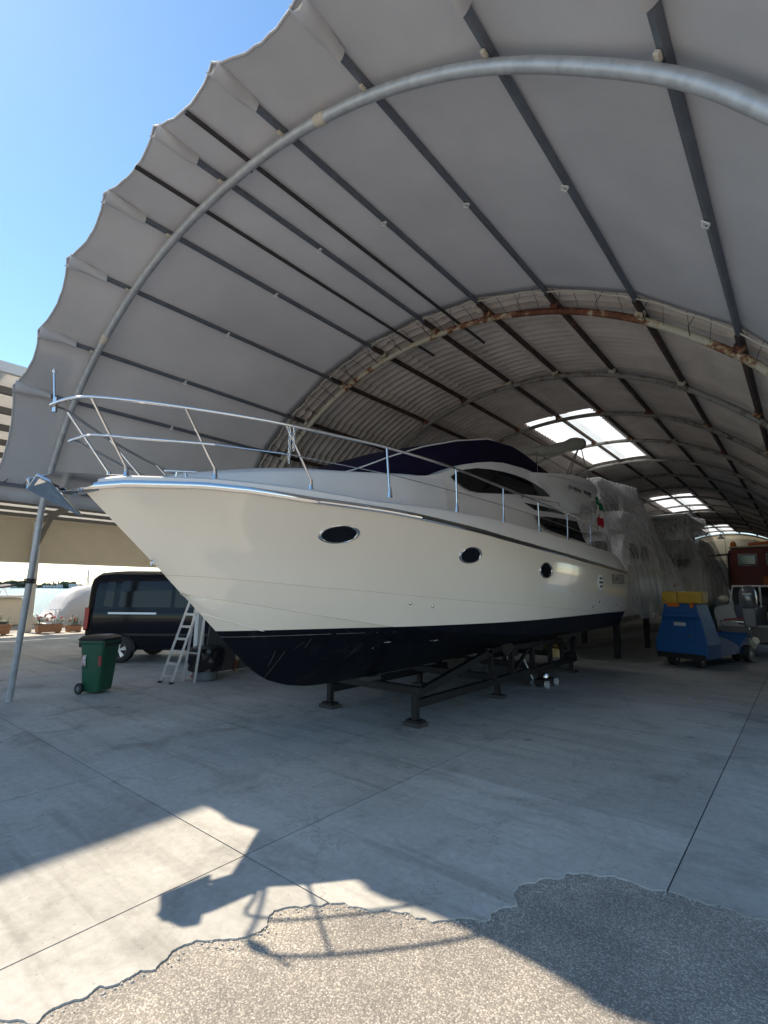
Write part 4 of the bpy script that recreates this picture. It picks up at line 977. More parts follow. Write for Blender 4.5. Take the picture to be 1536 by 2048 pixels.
def vside(poly, name, mt, par, off=.006):
    hwz = [(.62, .985), (1.28, 1.0), (1.38, .985), (1.48, .965), (1.95, .93), (2.25, .885), (2.42, .83)]
    for sg in (-1, 1):
        P = []
        for i in range(len(poly)):
            a, c = poly[i - 1], poly[i]
            for t in (0, .34, .67): P.append((a[0] + (c[0] - a[0]) * t, a[1] + (c[1] - a[1]) * t))
        MB().prism(P, lambda x, z: (x, sg * (interp(hwz, z) + off), z), lambda x, z: (x, sg * (interp(hwz, z) - .03), z)).build(name, mt, par)
vside([(-.55, 1.50), (-.28, 1.47), (-.26, 2.1), (-.3, 2.16), (-.5, 2.14)], 'window', GLASSD, vn)
vside([(-.12, 1.47), (1.32, 1.47), (1.32, 2.17), (-.05, 2.17), (-.12, 2.1)], 'window', GLASSD, vn)
vside([(1.42, 1.47), (2.75, 1.47), (2.75, 2.17), (1.42, 2.17)], 'window', GLASSD, vn)
vside([(2.85, 1.42), (3.75, 1.42), (3.35, 2.05), (2.85, 2.12)], 'window', GLASSD, vn)
vside([(-.38, 1.285), (.95, 1.285), (.95, 1.335), (-.38, 1.335)], 'slide_rail', mat('pale_chrome_trim', (.8, .79, .76), .35, .4), vn, .02)
vside([(-.3, .72), (1.0, .72), (2.6, .74), (2.6, .80), (1.0, .78), (-.3, .78)], 'side_moulding', BINL, vn, .018)
for sg in (-1, 1):
    MB().prism([(-1.04, .86), (-.99, .84), (-.93, .9), (-.91, 1.4), (-.96, 1.46), (-1.03, 1.45)], lambda x, z: (x - .015, sg * .945, z), lambda x, z: (x - .015, sg * (.985 + .03 * (x + .95)), z)).build('tail_light', REDP, vn, bevel=.008)
    MB().box((3.2, sg * 1.14, 1.5), (.12, .2, .35)).build('mirror', BINL, vn, bevel=.03)
MB().box((-1.09, 0, .52), (.16, 1.86, .26)).build('bumper', BINL, vn, bevel=.04)
for x in (0.0, 3.3):
    for sg in (-1, 1):
        y = sg * .90; T = MB().lathe([(.20, -.11), (.30, -.12), (.335, -.105), (.345, -.05), (.345, .05), (.335, .105), (.30, .12), (.20, .11)], (x, y, .345), 30, 'Y').build('tyre', RUBBER, vn, 35)
        b = MB(); b.lathe([(.215, sg * .09), (.215, sg * .115), (.195, sg * .115), (.185, sg * .06), (0, sg * .055)], (x, y, .345), 30, 'Y'); b.build('wheel_dish', mat('dark_wheel_well', (.03, .03, .032), .5), T, 35)
        b = MB()
        for k in range(5):
            a = 2 * pi * k / 5 + .3
            for da in (-.16, .16): b.beam((x + .05 * cos(a), y + sg * .10, .345 + .05 * sin(a)), (x + .2 * cos(a + da), y + sg * .112, .345 + .2 * sin(a + da)), .05, .02, up=(0, 1, 0))
        b.lathe([(0, sg * .115), (.055, sg * .115), (.06, sg * .09)], (x, y, .345), 16, 'Y'); b.lathe([(.19, sg * .10), (.212, sg * .118), (.216, sg * .09)], (x, y, .345), 30, 'Y'); b.build('rim', mat('silver_alloy', (.72, .72, .73), .3, .6), T, 35)
        b = MB(); b.tube([(x + .43 * cos(a), sg * .985, .345 + .41 * sin(a)) for a in np.linspace(-.1, pi + .1, 22)], .035, 7); b.build('wheel_arch', VANB, vn, 60)
        b = MB(); b.prism([(x + .40 * cos(a), .345 + .385 * sin(a)) for a in np.linspace(-.05, pi + .05, 18)], lambda p, q: (p, sg * .995, q), lambda p, q: (p, sg * .80, q)); b.build('arch_well', RUBBER, vn)

# planters on the quay
def planter(x, y0, y1, h, label, seed, flowers):
    t = root('flower_planter', label, 'planter', (x, (y0 + y1) / 2, 0), group='planters along the quay'); yc = (y0 + y1) / 2; L = y1 - y0
    b = MB(); b.box((x, yc, h * .56), (.36, L * .9, h * .88), taper=(1.15, 1.08)); tg = b.build('trough', TERRA, t, bevel=.015)
    MB().box((x, yc, h * .96), (.46, L * .99, h * .12)).build('rim', TERRA, t, bevel=.012)
    for s in (-1, 1): MB().box((x, yc + s * L * .36, h * .06), (.34, .1, h * .12)).build('foot', TERRA, t)
    MB().box((x, yc, h * 1.0), (.38, L * .9, .05)).build('soil', SOIL, t)
    r = random.Random(seed); b = MB(); fw = MB()
    for k in range(16):
        bx, by = x + r.uniform(-.14, .14), yc + r.uniform(-.42, .42) * L; ht = r.uniform(.15, .5); lean = V(r.uniform(-.15, .15), r.uniform(-.2, .2), 0)
        b.tube([(bx, by, h), tuple(V(bx, by, h + ht) + lean)], .006, 4)
        for q in range(9):
            f = r.uniform(.2, 1); c = V(bx, by, h + ht * f) + lean * f; a = r.uniform(0, 2 * pi); L_ = r.uniform(.06, .13); d = V(cos(a), sin(a), r.uniform(-.2, .6)).normalized(); sd = d.cross(V(0, 0, 1)).normalized() * L_ * .3
            b.add([c, c + d * L_ * .5 + sd, c + d * L_, c + d * L_ * .5 - sd], [(0, 1, 2, 3)])
        if k < flowers:
            c = V(bx, by, h + ht + .02) + lean; fw.m(PETALR if r.random() < .55 else PETALW); fw.ball(tuple(c), r.uniform(.03, .055), 6, 4, (1, 1, .7))
    b.build('foliage', LEAF, t)
    if flowers: fw.build('blossom', None, t)
planter(-25.9, 5.1, 6.75, .42, 'long terracotta planter of tall leafy plants left of shed post', 1, 3)
planter(-25.8, 7.62, 8.62, .36, 'terracotta planter with red and pale flowers between two other planters', 2, 11)
planter(-25.7, 8.78, 9.36, .28, 'short terracotta planter with low pale plants nearest the van', 3, 5)
# black cat-sized pot behind? -> low mooring bollard
bo = root('mooring_bollard', 'squat black iron bollard on the quay edge', 'bollard', (-27.9, 7.0, 0))
MB().lathe([(.2, 0), (.2, .05), (.13, .09), (.12, .34), (.19, .42), (.18, .48), (0, .5)], (-27.9, 7.0, -.028), 20).build('bollard_body', BLACKST, bo, 40)

# moored boats
def moored(name, label, xc, y0, y1, half, zdk, cover, mt):
    t = root(name, label, 'boat', (xc, (y0 + y1) / 2, -1.25)); rows = []
    for q in np.linspace(0, 1, 18):
        x = xc + (q - .5) * 0; y = y0 + (y1 - y0) * q; hw = half * (1 - max(0, (q - .55) / .45) ** 2.2)
        rows.append([(xc - hw, y, zdk), (xc - hw * .9, y, zdk * .3 - .5), (xc - hw * .55, y, -1.4), (xc + hw * .55, y, -1.4), (xc + hw * .9, y, zdk * .3 - .5), (xc + hw, y, zdk)])
    b = MB().grid(rows); b.add(rows[0], [tuple(range(6))]); b.grid([[r_[0] for r_ in rows], [r_[-1] for r_ in rows]]); b.build('hull', mt, t, 40)
    MB().tube([(r_[5][0], r_[5][1], r_[5][2]) for r_ in rows], .04, 6).build('rub_strake', SMALLB, t, 60)
    return t
ma = moored('cabin_boat', 'moored cabin boat with flat roof and white searchlight', -31.2, 2.0, 9.4, 1.4, .1, None, WHITEP)
b = MB(); b.prism([(3.0, .1), (3.1, 1.45), (8.2, 1.45), (9.0, .15)], lambda y, z: (-30.0 - .1 * z, y, z), lambda y, z: (-32.4 + .1 * z, y, z)); b.build('cabin', CREAMB, ma, bevel=.04)
MB().box((-31.2, 5.7, 1.53), (2.5, 5.6, .12)).build('roof', WHITEP, ma, bevel=.03)
b = MB(); b.box((-30.3, 7.4, 2.02), (.26, .55, .2)); b.build('lamp_head', WHITEP, ma, bevel=.04)
b = MB(); b.tube([(-30.3, 7.25, 1.6), (-30.3, 7.4, 1.95)], .03, 6); b.tube([(-30.3, 7.6, 1.6), (-30.3, 7.4, 1.95)], .03, 6); b.build('lamp_stand', WHITEP, ma)
mbt = moored('covered_boat', 'moored boat under a sagging white cover', -31.0, 9.2, 16.5, 1.35, .15, None, WHITEP)
rows = []
for q in np.linspace(0, 1, 60):
    y = 9.4 + 6.4 * q; top_ = interp([(0, .45), (.04, .62), (.08, 1.05), (.12, 1.55), (.18, 1.88), (.27, 2.06), (.6, 2.2), (.85, 2.0), (1, 1.5)], q); row = []
    for a in np.linspace(0, pi, 22):
        c, s = cos(a), sin(a); hw = 1.38 + .05 * sin(8 * q + 2 * a); zz = .05 + (top_ - .05) * abs(s) ** .55 + .05 * fbm(y * 1.4, a * 3); row.append((-31.0 + math.copysign(abs(c) ** .5, c) * hw, y, zz))
    rows.append(row)
MB().grid(rows).build('cover', COVERW, mbt, 80)
b = MB(); r = random.Random(9)
for k in range(7):
    y = 9.45 + k * .17; b.tube([(-29.75, y, .15), (-29.85, y + .2, .8 + .1 * sin(k)), (-30.5, y + .3, .95)], .018, 5)
b.tube([(-29.75, 9.3, .85), (-29.75, 11.0, .9)], .018, 5); b.build('rail', STEEL, mbt)
rb = root('life_ring', 'red and white life ring hung on the moored boat rail', 'life ring', (-29.72, 9.35, .55))
b = MB(); b.m(REDW)
for k in range(8):
    b.m(REDW if k % 2 else WHITEP); b.tube([(-29.70, 9.3 + .17 * cos(a), .50 + .17 * sin(a)) for a in np.linspace(k * pi / 4, (k + 1) * pi / 4, 5)], .045, 8)
b.build('ring', None, rb, 60)

# far shore
CAMH = 2.0
def far(ang, dist): a = R(39.63 + ang); return V(-sin(a) * dist, cos(a) * dist, 0)   # ang = degrees left of the view axis
mb = MB(); rows = []
for i in range(41):
    ang = 10 + 60 * i / 40; d = 1500 + 60 * sin(i); p = far(ang, d); q = far(ang, d + 400); rows.append([(p.x, p.y, -1.3), (p.x, p.y, .8), (q.x, q.y, 2.0)])
shore = tag(mb.grid(rows).build('far_shore', LAND), kind='structure')
mb = MB(); r = random.Random(21)
for i in range(900):
    ang = r.uniform(14, 60); d = 1510 + r.uniform(0, 160); p = far(ang, d); h = (6 + 11 * max(0, .5 + fbm(ang * .45, 2.2)) + r.uniform(-2, 4)) * (.35 if ang < 31.2 else 1)
    rr = h * r.uniform(.35, .55)
    mb.ball((p.x, p.y, h - rr * .8), rr, 6, 4, (1.1, 1.1, .9)); mb.ball((p.x + r.uniform(-4, 4), p.y + r.uniform(-4, 4), rr * .8), rr, 6, 4)
v_ = [(x + r.uniform(-.9, .9), y + r.uniform(-.9, .9), z + r.uniform(-.9, .9)) for x, y, z in mb.v]; mb.v = v_
tag(mb.build('shore_trees', TREES, merge=False), 'distant dark green tree line along the far shore', 'trees', kind='stuff')
for i, (ang, wd, ht) in enumerate(((33.2, 26, 5), (32.4, 14, 7), (31.3, 18, 9), (30.7, 12, 7), (34.6, 22, 4), (36.0, 16, 5))):
    p = far(ang, 1495); hs = root('shore_house', ['long low white house before the shore trees', 'white two-storey house among shore trees', 'tall pale block at the end of the tree line', 'pale house beside the tall block', 'low white boathouse under the shore trees', 'small white house at the thick trees'][i], 'house', (p.x, p.y, .5), R(39.6 + ang), local=True)
    MB().box((0, 0, ht / 2), (wd, 10, ht)).build('wall', WHITEP, hs); MB().prism([(-wd / 2 - 1, ht), (0, ht + 2.2), (wd / 2 + 1, ht)], lambda x, z: (x, -6, z), lambda x, z: (x, 6, z)).build('roof', TERRA, hs)
    for k in range(3): MB().box(((k - 1) * wd / 3.4, -5.05, ht * .55), (2.2, .2, 1.8)).build('window', GLASSD, hs)
for ang, ht, lab in ((30.9, 55, 'tall thin radio mast above the far shore'), (30.1, 46, 'lattice tower on the far shore')):
    p = far(ang, 1480); t = root('radio_mast' if ht > 50 else 'lattice_tower', lab, 'mast', (p.x, p.y, 0)); b = MB()
    if ht > 50: b.tube([(p.x, p.y, 0), (p.x, p.y, ht)], [.9, .5], 6); b.build('mast', SMALLB, t)
    else:
        for dx, dy in ((-2, -2), (2, -2), (2, 2), (-2, 2)): b.beam((p.x + dx, p.y + dy, 0), (p.x + dx * .4, p.y + dy * .4, ht), .8, .8)
        for k in range(6): b.beam((p.x - 2, p.y - 2, k * 7), (p.x + 1.5, p.y + 1.5, k * 7 + 7), .5, .5)
        b.build('lattice', SMALLB, t)
for k, ang in enumerate((32.9, 32.5)):
    p = far(ang, 1520); t = root('harbour_crane', ['slanting crane jib rising behind shore trees', 'steeper crane jib rising behind shore trees'][k], 'crane', (p.x, p.y, 0)); q = far(ang + (.55 if k == 0 else -.2), 1520)
    MB().beam((p.x, p.y, 0), (p.x, p.y, 16), 2, 2).build('tower', SHEDB, t); MB().beam((p.x, p.y, 15), (q.x, q.y, 33), 1.2, 1.2).build('jib', SHEDB, t)

# ================================================================== RIGHT SIDE OBJECTS
def wrapped(name, label, xc, y0, y1, ztop0, ztop1, zside, xr, film, scale_lab, tip=0):
    t = root(name, label, 'boat', (xc, y0, 0)); hw = 1.75
    rows = []
    for q in np.linspace(0, 1, 14):
        y = y0 + .5 + (y1 - y0 - .5) * q; k = 1 - .15 * q
        rows.append([(xc + hw * k, y, 2.75), (xc + hw * k * .97, y, 1.9), (xc + hw * k * .85, y, 1.25), (xc, y, .75), (xc - hw * k * .85, y, 1.25), (xc - hw * k * .97, y, 1.9), (xc - hw * k, y, 2.75)])
    b = MB().grid(rows); b.add(rows[0], [tuple(range(7))]); b.grid([[r_[0] for r_ in rows], [r_[-1] for r_ in rows]]); b.build('hull', CREAMB if tip else GEL, t, 40)
    Lb = y1 - y0 - 1.3; fy = lambda q: y0 + 1.1 + q * Lb
    b = MB(); b.prism([(fy(0), 2.7), (fy(.03), 3.1), (fy(.12), 3.6), (fy(.28), 3.95), (fy(.5), 4.12), (fy(.75), 4.15), (fy(.92), 4.0), (fy(.98), 3.5), (fy(1), 2.7)], lambda y, z: (xc + 1.5 - .14 * (z - 2.7), y, z), lambda y, z: (xc - 1.5 + .14 * (z - 2.7), y, z)); cb = b.build('cabin', GELD, t, 40, bevel=.09)
    for x0_, x1_ in ((.12, .45), (.52, .86)):
        ya, yb = y0 + 1.6 + (y1 - y0 - 3) * x0_, y0 + 1.6 + (y1 - y0 - 3) * x1_
        for sg in (1, -1): MB().prism([(ya, 3.0), (yb, 3.05), (yb + .1, 3.55), (ya + .35, 3.5)], lambda y, z: (xc + sg * (1.51 - .14 * (z - 2.7)), y, z), lambda y, z: (xc + sg * (1.45 - .14 * (z - 2.7)), y, z)).build('window', GLASSD, cb)
    for px in (-.75, 0, .75): MB().box((xc + px, y0 + 1.30, 3.38), (.6, .04, .55), rot=Matrix.Rotation(-.95, 3, 'X')).build('window', GLASSD, cb)
    zt = (ztop0 + ztop1) / 2
    b = MB(); b.prism([(y0 + .9, zt - .35), (y0 + .8, zt - .2), (y0 + 1.2, zt - .12), (y1 - 1.4, zt - .08), (y1 - 1.2, zt - .35)], lambda y, z: (xc + 1.0, y, z), lambda y, z: (xc - 1.0, y, z)); b.build('hard_top', GELD, t, bevel=.05)
    b = MB(); b.prism([(fy(.2), 3.9), (fy(.16), 4.3), (fy(.24), 4.6), (fy(.6), 4.65), (fy(.85), 4.5), (fy(.95), 4.2), (fy(.9), 3.9)], lambda y, z: (xc + 1.3, y, z), lambda y, z: (xc - 1.3, y, z)); b.build('upper_helm', GELD, t, 40, bevel=.09)
    b = MB()
    for px, py in ((.9, 1.1), (-.9, 1.1), (.9, 3.6), (-.9, 3.6)): b.beam((xc + px, y0 + py, 4.4), (xc + px * .95, y0 + py + .1, zt - .3), .08, .12)
    b.build('top_pillar', GELD, t)
    # film draped over everything
    rows = []
    prof = [(0, 1.15), (.10, 2.2), (.18, 2.9), (.30, 3.6), (.46, 4.4), (.62, 5.05), (.74, 1e9)]
    for q in np.linspace(0, 1, 40):
        y = y0 + (y1 - y0) * q; zt_ = ztop0 + (ztop1 - ztop0) * q
        endk = interp([(0, .80), (.06, .97), (.12, 1.0), (.8, 1.0), (.92, .72), (1.0, .42)], q)
        zt_ = zt_ * endk; H = [(hw + .42, 1.25), (hw + .36, 2.2), (hw + .22, 2.95), (hw - .02, 3.0 + (zt_ - 3.0) * .28), (1.45, 3.0 + (zt_ - 3.0) * .58), (1.12, 3.0 + (zt_ - 3.0) * .92), (.98, zt_), (0, zt_ + .03)]
        D = [V(a, z_, 0) for a, z_ in H]; D = cat_rom(D, 4); row = []
        for m_, p in enumerate(D):
            f = .035 * fbm(y * 1.1, m_ * .08, xc) * (1 - m_ / len(D)) + .055 * sin(y * 8.5 + m_ * .04 + 2 * fbm(y * .5, 1)) * (1 - m_ / len(D)) ** 1.5; row.append((xc + max(0, p.x + f), y, max(1.0, p.y)))
        rows.append(row + [(2 * xc - a, c, d) for a, c, d in row[::-1][1:]])
    # front curtain hanging from the first ring
    fr = rows[0]; cx_ = xc; curt = []
    for k in np.linspace(0, 1, 8): curt.append([(cx_ + (p[0] - cx_) * (1 - k), p[1] + .25 * (1 - (1 - k) ** 2) + .04 * sin(p[0] * 9), (p[2] * (1 - k) + k * 3.0)) for p in fr])
    g_ = MB().grid(rows); g_.grid(curt); g_.build('plastic_wrap', film, t, 80)
    for y in (y0 + 1.4, y1 - 1.4):
        for px in (-1.1, 1.1): MB().box((xc + px, y, .62), (.16, .16, 1.24)).build('stand', BLACKST, t)
    return t
b2 = wrapped('wrapped_boat', 'boat shrouded in clear plastic behind the yacht stern', -5.62, 15.1, 21.6, 5.35, 5.95, 3.3, -3.3, FILM, 1)
b = MB(); b.box((-3.6, 21.0, 2.2), (.12, .5, .14)); b.build('tail_lamp', REDP, b2)
b3 = wrapped('cream_wrapped_boat', 'cream boat under plastic behind the other wrapped boat', -5.2, 27.0, 35.5, 5.5, 6.3, 3.6, -3.3, FILM2, 1, 1)

# blue tow tractor
tr_ = root('tow_tractor', 'blue yard tow tractor with yellow box on its tall front', 'tractor', (-2.72, 15.75, 0), R(-14), local=True)
b = MB(); rows = []
FP = [(-.62, .24), (-.66, .62), (-.50, 1.25), (-.47, 1.36), (-.40, 1.66), (.40, 1.66), (.47, 1.36), (.50, 1.25), (.66, .62), (.62, .24)]
b.prism(FP, lambda x, z: (x, .0 + .10 * max(0, (z - .62)) + (.06 if 1.3 > z > 1.2 else 0), z), lambda x, z: (x, .85, z)); bodyt = b.build('body', BLUEP, tr_, bevel=.02)
b = MB(); b.box((0, .07, 1.31), (.84, .05, .10), rot=Matrix.Rotation(.6, 3, 'X')); b.build('cowl_step', BLUEP, bodyt, bevel=.01)
MB().box((0, .015, .80), (.74, .03, .56)).build('access_panel', BLUEP, bodyt, bevel=.008)
MB().box((.26, -.01, .82), (.10, .03, .03)).build('panel_handle', STEEL, bodyt)
for x in (-.45, .45): MB().lathe([(.0, -.03), (.055, -.03), (.065, 0), (.06, .02)], (x, .03, .52), 14, 'Y').build('headlight', SMALLB, bodyt, 40)
MB().box((0, -.03, .30), (1.2, .10, .13)).build('bumper', BLACKST, tr_, bevel=.015)
MB().tube([(.35, .85, 1.35), (.5, 1.05, 1.25), (.45, 1.2, .9), (.3, 1.3, .78)], .022, 7).build('hose', RUBBER, tr_, 60)
MB().box((.0, .045, 1.12), (.30, .008, .10)).build('nameplate', SMALLB, bodyt)
b = MB(); b.prism([(.85, .26), (.85, .82), (1.5, .70), (2.3, .46), (2.9, .74), (3.0, .74), (3.0, .26)], lambda y, z: (-.58, y, z), lambda y, z: (.58, y, z)); b.build('deck', BLUEP, tr_, bevel=.015)
b = MB(); b.box((.10, 2.95, .55), (.95, .12, .5)); b.build('tail_board', BLUEP, tr_, bevel=.015); MB().box((.25, 2.875, .62), (.42, .04, .14)).build('tail_slot', RUBBER, tr_)
b = MB(); b.box((.05, .35, 1.83), (1.02, .42, .32)); b.build('top_box', YELP, tr_, bevel=.05)
b = MB(); b.box((-.24, .12, 1.83), (.40, .1, .34)); b.build('box_end', YELP, tr_, bevel=.08)
b = MB(); b.box((-.15, .1, 1.63), (.3, .06, .1)); b.box((.32, .2, 1.63), (.08, .3, .14)); b.build('bracket', ORNG, tr_)
b = MB(); b.box((0, 1.35, .84), (.5, .45, .12)); b.box((0, 1.62, 1.05), (.5, .1, .4)); b.build('seat', RUBBER, tr_, bevel=.03)
b = MB(); b.lathe([(.17, -.012), (.19, 0), (.17, .012)], (0, 1.02, 1.32), 20, rot=Matrix.Rotation(.7, 3, 'X')); b.tube([(0, .8, 1.1), (0, 1.02, 1.32)], .02, 6); b.build('steering_wheel', RUBBER, tr_, 40)
for x, y, rr in ((-.34, .3, .2), (.3, .3, .2), (-.52, 2.7, .24), (.62, 2.7, .24), (.36, 2.7, .24)):
    wq = MB().lathe([(.08, -.09), (rr - .03, -.095), (rr, -.07), (rr, .07), (rr - .03, .095), (.08, .09)], (x, y, rr), 22, 'X').build('wheel', RUBBER, tr_, 40)
    MB().lathe([(.0, .092), (.07, .092), (.085, .08)], (x, y, rr), 14, 'X').build('hub', SMALLB, wq, 40)

# small open boat with outboard
sb = root('small_motorboat', 'small white motorboat on a trailer with stern facing out', 'boat', (-1.2, 19.6, 0))
rows = []
for q in np.linspace(0, 1, 16):
    y = 19.55 + 5.2 * q; k = 1 - max(0, (q - .35) / .65) ** 2.2 * .95; zs = 1.38 + .35 * q
    rows.append([(-1.2 + 1.15 * k, y, zs), (-1.2 + 1.1 * k, y, .95 + .2 * q), (-1.2 + .85 * k, y, .62 + .35 * q), (-1.2, y, .48 + .5 * q * q), (-1.2 - .85 * k, y, .62 + .35 * q), (-1.2 - 1.1 * k, y, .95 + .2 * q), (-1.2 - 1.15 * k, y, zs)])
b = MB().grid(rows); b.build('hull', mat('two_tone_hull', (.26, .24, .23), .45), sb, 40)
b = MB(); b.prism([(-2.35, 1.38), (-2.3, 1.5), (-1.85, 1.62), (-1.72, .98), (-.68, .98), (-.6, 1.4), (-.05, 1.4), (-.1, .95), (-.35, .60), (-1.2, .47), (-2.05, .60), (-2.3, .95)], lambda x, z: (x, 19.50, z), lambda x, z: (x, 19.6, z)); b.build('transom', SMALLB, sb, bevel=.015)
b = MB(); b.prism([(-2.3, .93), (-.1, .93), (-.36, .58), (-1.2, .45), (-2.04, .58)], lambda x, z: (x, 19.47, z), lambda x, z: (x, 19.505, z)); b.build('lower_transom', mat('grey_brown_paint', (.22, .20, .19), .6), sb)
b = MB(); b.tube([(-2.05, 20.9, 1.5), (-1.95, 21.2, 2.18), (-.45, 21.2, 2.18), (-.35, 20.9, 1.5)], .035, 8); b.tube([(-1.2, 21.2, 2.18), (-1.2, 21.1, 1.5)], .03, 8); b.build('windscreen_frame', WHITEP, sb, 60)
b = MB(); b.add([(-1.98, 21.1, 1.55), (-1.92, 21.19, 2.15), (-.48, 21.19, 2.15), (-.42, 21.1, 1.55)], [(0, 1, 2, 3)]); b.build('windscreen', GLASSD, sb)
b = MB(); b.box((-1.2, 22.2, 1.75), (1.5, 2.0, .35)); b.build('foredeck', SMALLB, sb, bevel=.06)
b = MB(); b.ball((-2.1, 19.8, 1.76), .14, 12, 8, (1.1, 1, .85)); b.build('fender', CREAMB, sb, 60)
b = MB(); b.tube([(-1.85, 19.9, 1.5), (-1.92, 19.85, 2.05)], .02, 6); b.build('pole', WHITEP, sb)
b = MB(); b.beam((-2.1, 19.46, 1.12), (-1.35, 19.46, 1.20), .04, .05); b.build('paddle', REDW, sb)
b = MB(); b.beam((-2.2, 19.45, 1.08), (-1.5, 19.45, 1.06), .02, .02); b.beam((-2.2, 19.45, 1.08), (-2.1, 19.45, .75), .02, .02); b.beam((-1.5, 19.45, 1.06), (-1.42, 19.45, .72), .02, .02); b.build('boarding_ladder', STEEL, sb)
ob = root('outboard_motor', 'grey outboard motor with pale propeller on the small boat', 'outboard motor', (-1.4, 19.3, 0))
rows = []
for z, a, c_ in ((1.50, .20, .27), (1.56, .23, .31), (1.8, .235, .33), (2.0, .22, .31), (2.12, .17, .25), (2.17, .08, .14)):
    rows.append([(-1.4 + math.copysign(abs(cos(t)) ** .6, cos(t)) * a, 19.28 + math.copysign(abs(sin(t)) ** .6, sin(t)) * c_, z) for t in np.linspace(0, 2 * pi, 25)[:-1]])
b = MB().grid(rows, True); b.add(rows[-1], [tuple(range(24))]); b.add(rows[0], [tuple(range(24))]); cw = b.build('cowling', OUTB, ob, 40)
MB().box((-1.4, 18.955, 1.93), (.22, .012, .05)).build('badge', WHITEP, cw)
b = MB(); b.box((-1.4, 19.28, 1.22), (.30, .40, .60), taper=(1.25, 1.2)); b.build('midsection', OUTB, ob, bevel=.04)
b = MB(); b.prism([(19.1, 1.0), (19.42, 1.0), (19.38, .45), (19.45, .2), (19.2, .22), (19.15, .45)], lambda y, z: (-1.43, y, z), lambda y, z: (-1.37, y, z)); b.lathe([(.03, -.3), (.075, -.2), (.08, .1), (.03, .25)], (-1.4, 19.25, .50), 14, 'Y'); b.box((-1.4, 19.28, .68), (.2, .34, .025)); b.build('lower_unit', OUTB, ob, bevel=.006)
b = MB(); b.lathe([(.03, -.1), (.065, -.05), (.065, .06)], (-1.4, 18.97, .50), 14, 'Y')
for k in range(3):
    a0 = k * 2 * pi / 3 + .5; rows = []
    for q in np.linspace(.05, .21, 6):
        wd = .09 * sin(pi * min(.94, q / .23)) + .02; rows.append([(-1.4 + cos(a0) * q - sin(a0) * e * wd, 18.95 + e * wd * .6, .5 + sin(a0) * q + cos(a0) * e * wd) for e in (-1, -.3, .3, 1)])
    b.grid(rows)
pp = b.build('propeller', mat('pale_propeller_paint', (.72, .70, .58), .4), ob, 50)
tl = root('boat_trailer', 'low dark boat trailer under the small motorboat', 'trailer', (-1.2, 21, 0))
for x in (-1.85, -.55): MB().beam((x, 19.8, .40), (x * .6 - .5, 24.6, .40), .09, .12).build('rail', BLACKST, tl)
for y in (20.4, 22.5): MB().beam((-2.0, y, .40), (-.4, y, .40), .09, .1).build('cross_bar', BLACKST, tl)
for x in (-2.2, -.2):
    MB().lathe([(.1, -.08), (.25, -.09), (.28, -.06), (.28, .06), (.25, .09), (.1, .08)], (x, 21.2, .28), 22, 'X').build('wheel', RUBBER, tl, 40)

# red crane truck
tk = root('crane_truck', 'dark red crane truck with orange beacon near the back wall', 'truck', (-2.0, 34, 0))
b = MB(); b.prism([(-3.15, 2.2), (-3.1, 4.15), (-2.9, 4.3), (.5, 4.3), (.7, 4.1), (.7, 2.2)], lambda x, z: (x, 33.0, z), lambda x, z: (x, 35.2, z)); cb = b.build('cab', REDT, tk, bevel=.06)
for x in (-2.25, -1.05, .1):
    f = MB().prism([(x - .42, 3.35), (x - .42, 3.98), (x + .42, 3.98), (x + .42, 3.35)], lambda a, c: (a, 32.985, c), lambda a, c: (a, 32.94, c)).build('window', SMALLB, cb, bevel=.02)
    MB().box((x, 32.93, 3.665), (.70, .03, .50)).build('pane', TEAL, f, bevel=.03)
MB().box((-1.2, 34.1, 4.36), (3.7, 2.3, .08)).build('roof', CREAMB, tk, bevel=.02)
b = MB(); b.lathe([(.14, 0), (.15, .05), (.13, .22), (.06, .3), (0, .31)], (-2.85, 33.3, 4.40), 16); b.build('beacon', ORNG, tk, 40)
b = MB(); b.beam((-2.2, 33.4, 4.5), (.6, 33.6, 4.75), .12, .14); b.beam((-.6, 33.4, 4.45), (.6, 33.4, 5.1), .1, .1); b.build('boom', ORNG, tk)
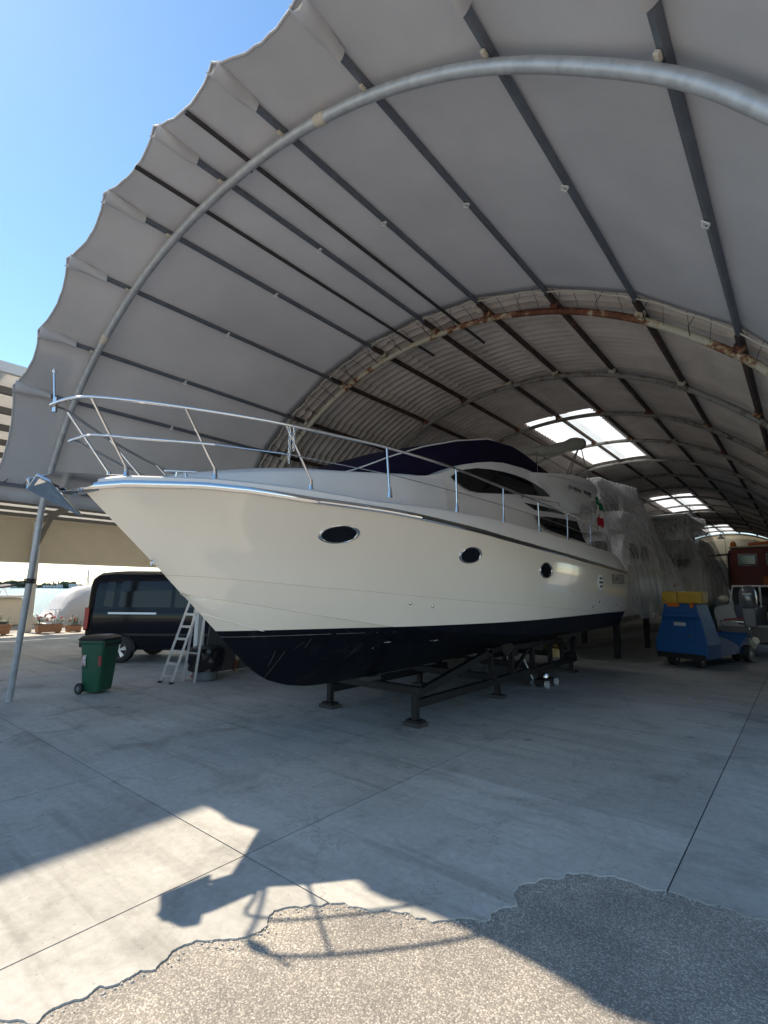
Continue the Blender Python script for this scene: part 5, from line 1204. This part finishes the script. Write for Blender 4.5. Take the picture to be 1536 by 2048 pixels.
MB().box((-1.2, 35.0, 1.55), (3.6, 5.5, 1.2)).build('chassis', mat('dark_chassis', (.03, .03, .032), .6), tk, bevel=.03)
for x in (-2.7, .3):
    for y in (33.2, 36.6): MB().lathe([(.2, -.2), (.48, -.2), (.55, -.12), (.55, .12), (.48, .2), (.2, .2)], (x, y, .55), 22, 'X').build('wheel', RUBBER, tk, 40)
b = MB(); b.box((-1.35, 32.7, 2.45), (.62, .3, .62)); b.build('tool_box', ORNG, tk, bevel=.03)
b = MB(); b.beam((-1.65, 32.88, 2.2), (-1.65, 32.88, 4.3), .07, .07); b.tube([(-1.9, 32.85, 3.5), (-1.72, 32.8, 3.45)], .03, 6); b.build('door_post', REDT, tk)
MB().beam((-3.2, 32.9, 2.25), (.7, 32.9, 2.25), .08, .1).build('step', SMALLB, tk)
# pale canvas bundle in a dark frame
cf = root('canvas_bundle', 'pale canvas bundle slung in a dark frame beside red truck', 'bundle', (-3.6, 31.5, 0))
b = MB()
rows = []
for q in np.linspace(0, 1, 12):
    z = 2.35 + 1.25 * q; rows.append([(-3.55 + (.42 + .12 * sin(pi * q)) * cos(a) + .05 * fbm(a * 2, q * 3), 31.5 + .3 * sin(a), z - .12 * cos(a)) for a in np.linspace(0, 2 * pi, 21)[:-1]])
g_ = MB().grid(rows, True); g_.add(rows[0], [tuple(range(20))]); g_.add(rows[-1], [tuple(range(20))]); g_.build('canvas', COVERW, cf, 80)
for x in (-4.15, -3.0): MB().beam((x, 31.5, 0), (x + .05, 31.5, 3.9), .08, .08).build('upright', BLACKST, cf)
MB().beam((-4.3, 31.5, 3.8), (-2.85, 31.5, 3.9), .09, .09).build('bar', BLACKST, cf)
MB().beam((-4.15, 31.5, 1.6), (-3.0, 31.5, 1.6), .09, .09).build('bar', BLACKST, cf)
MB().box((-3.55, 31.7, 1.1), (1.4, .8, .9)).build('crate', mat('teal_crate', (.03, .07, .08), .6), cf, bevel=.02)

# clouds: a few thin wisps low over the shed are left to the sky
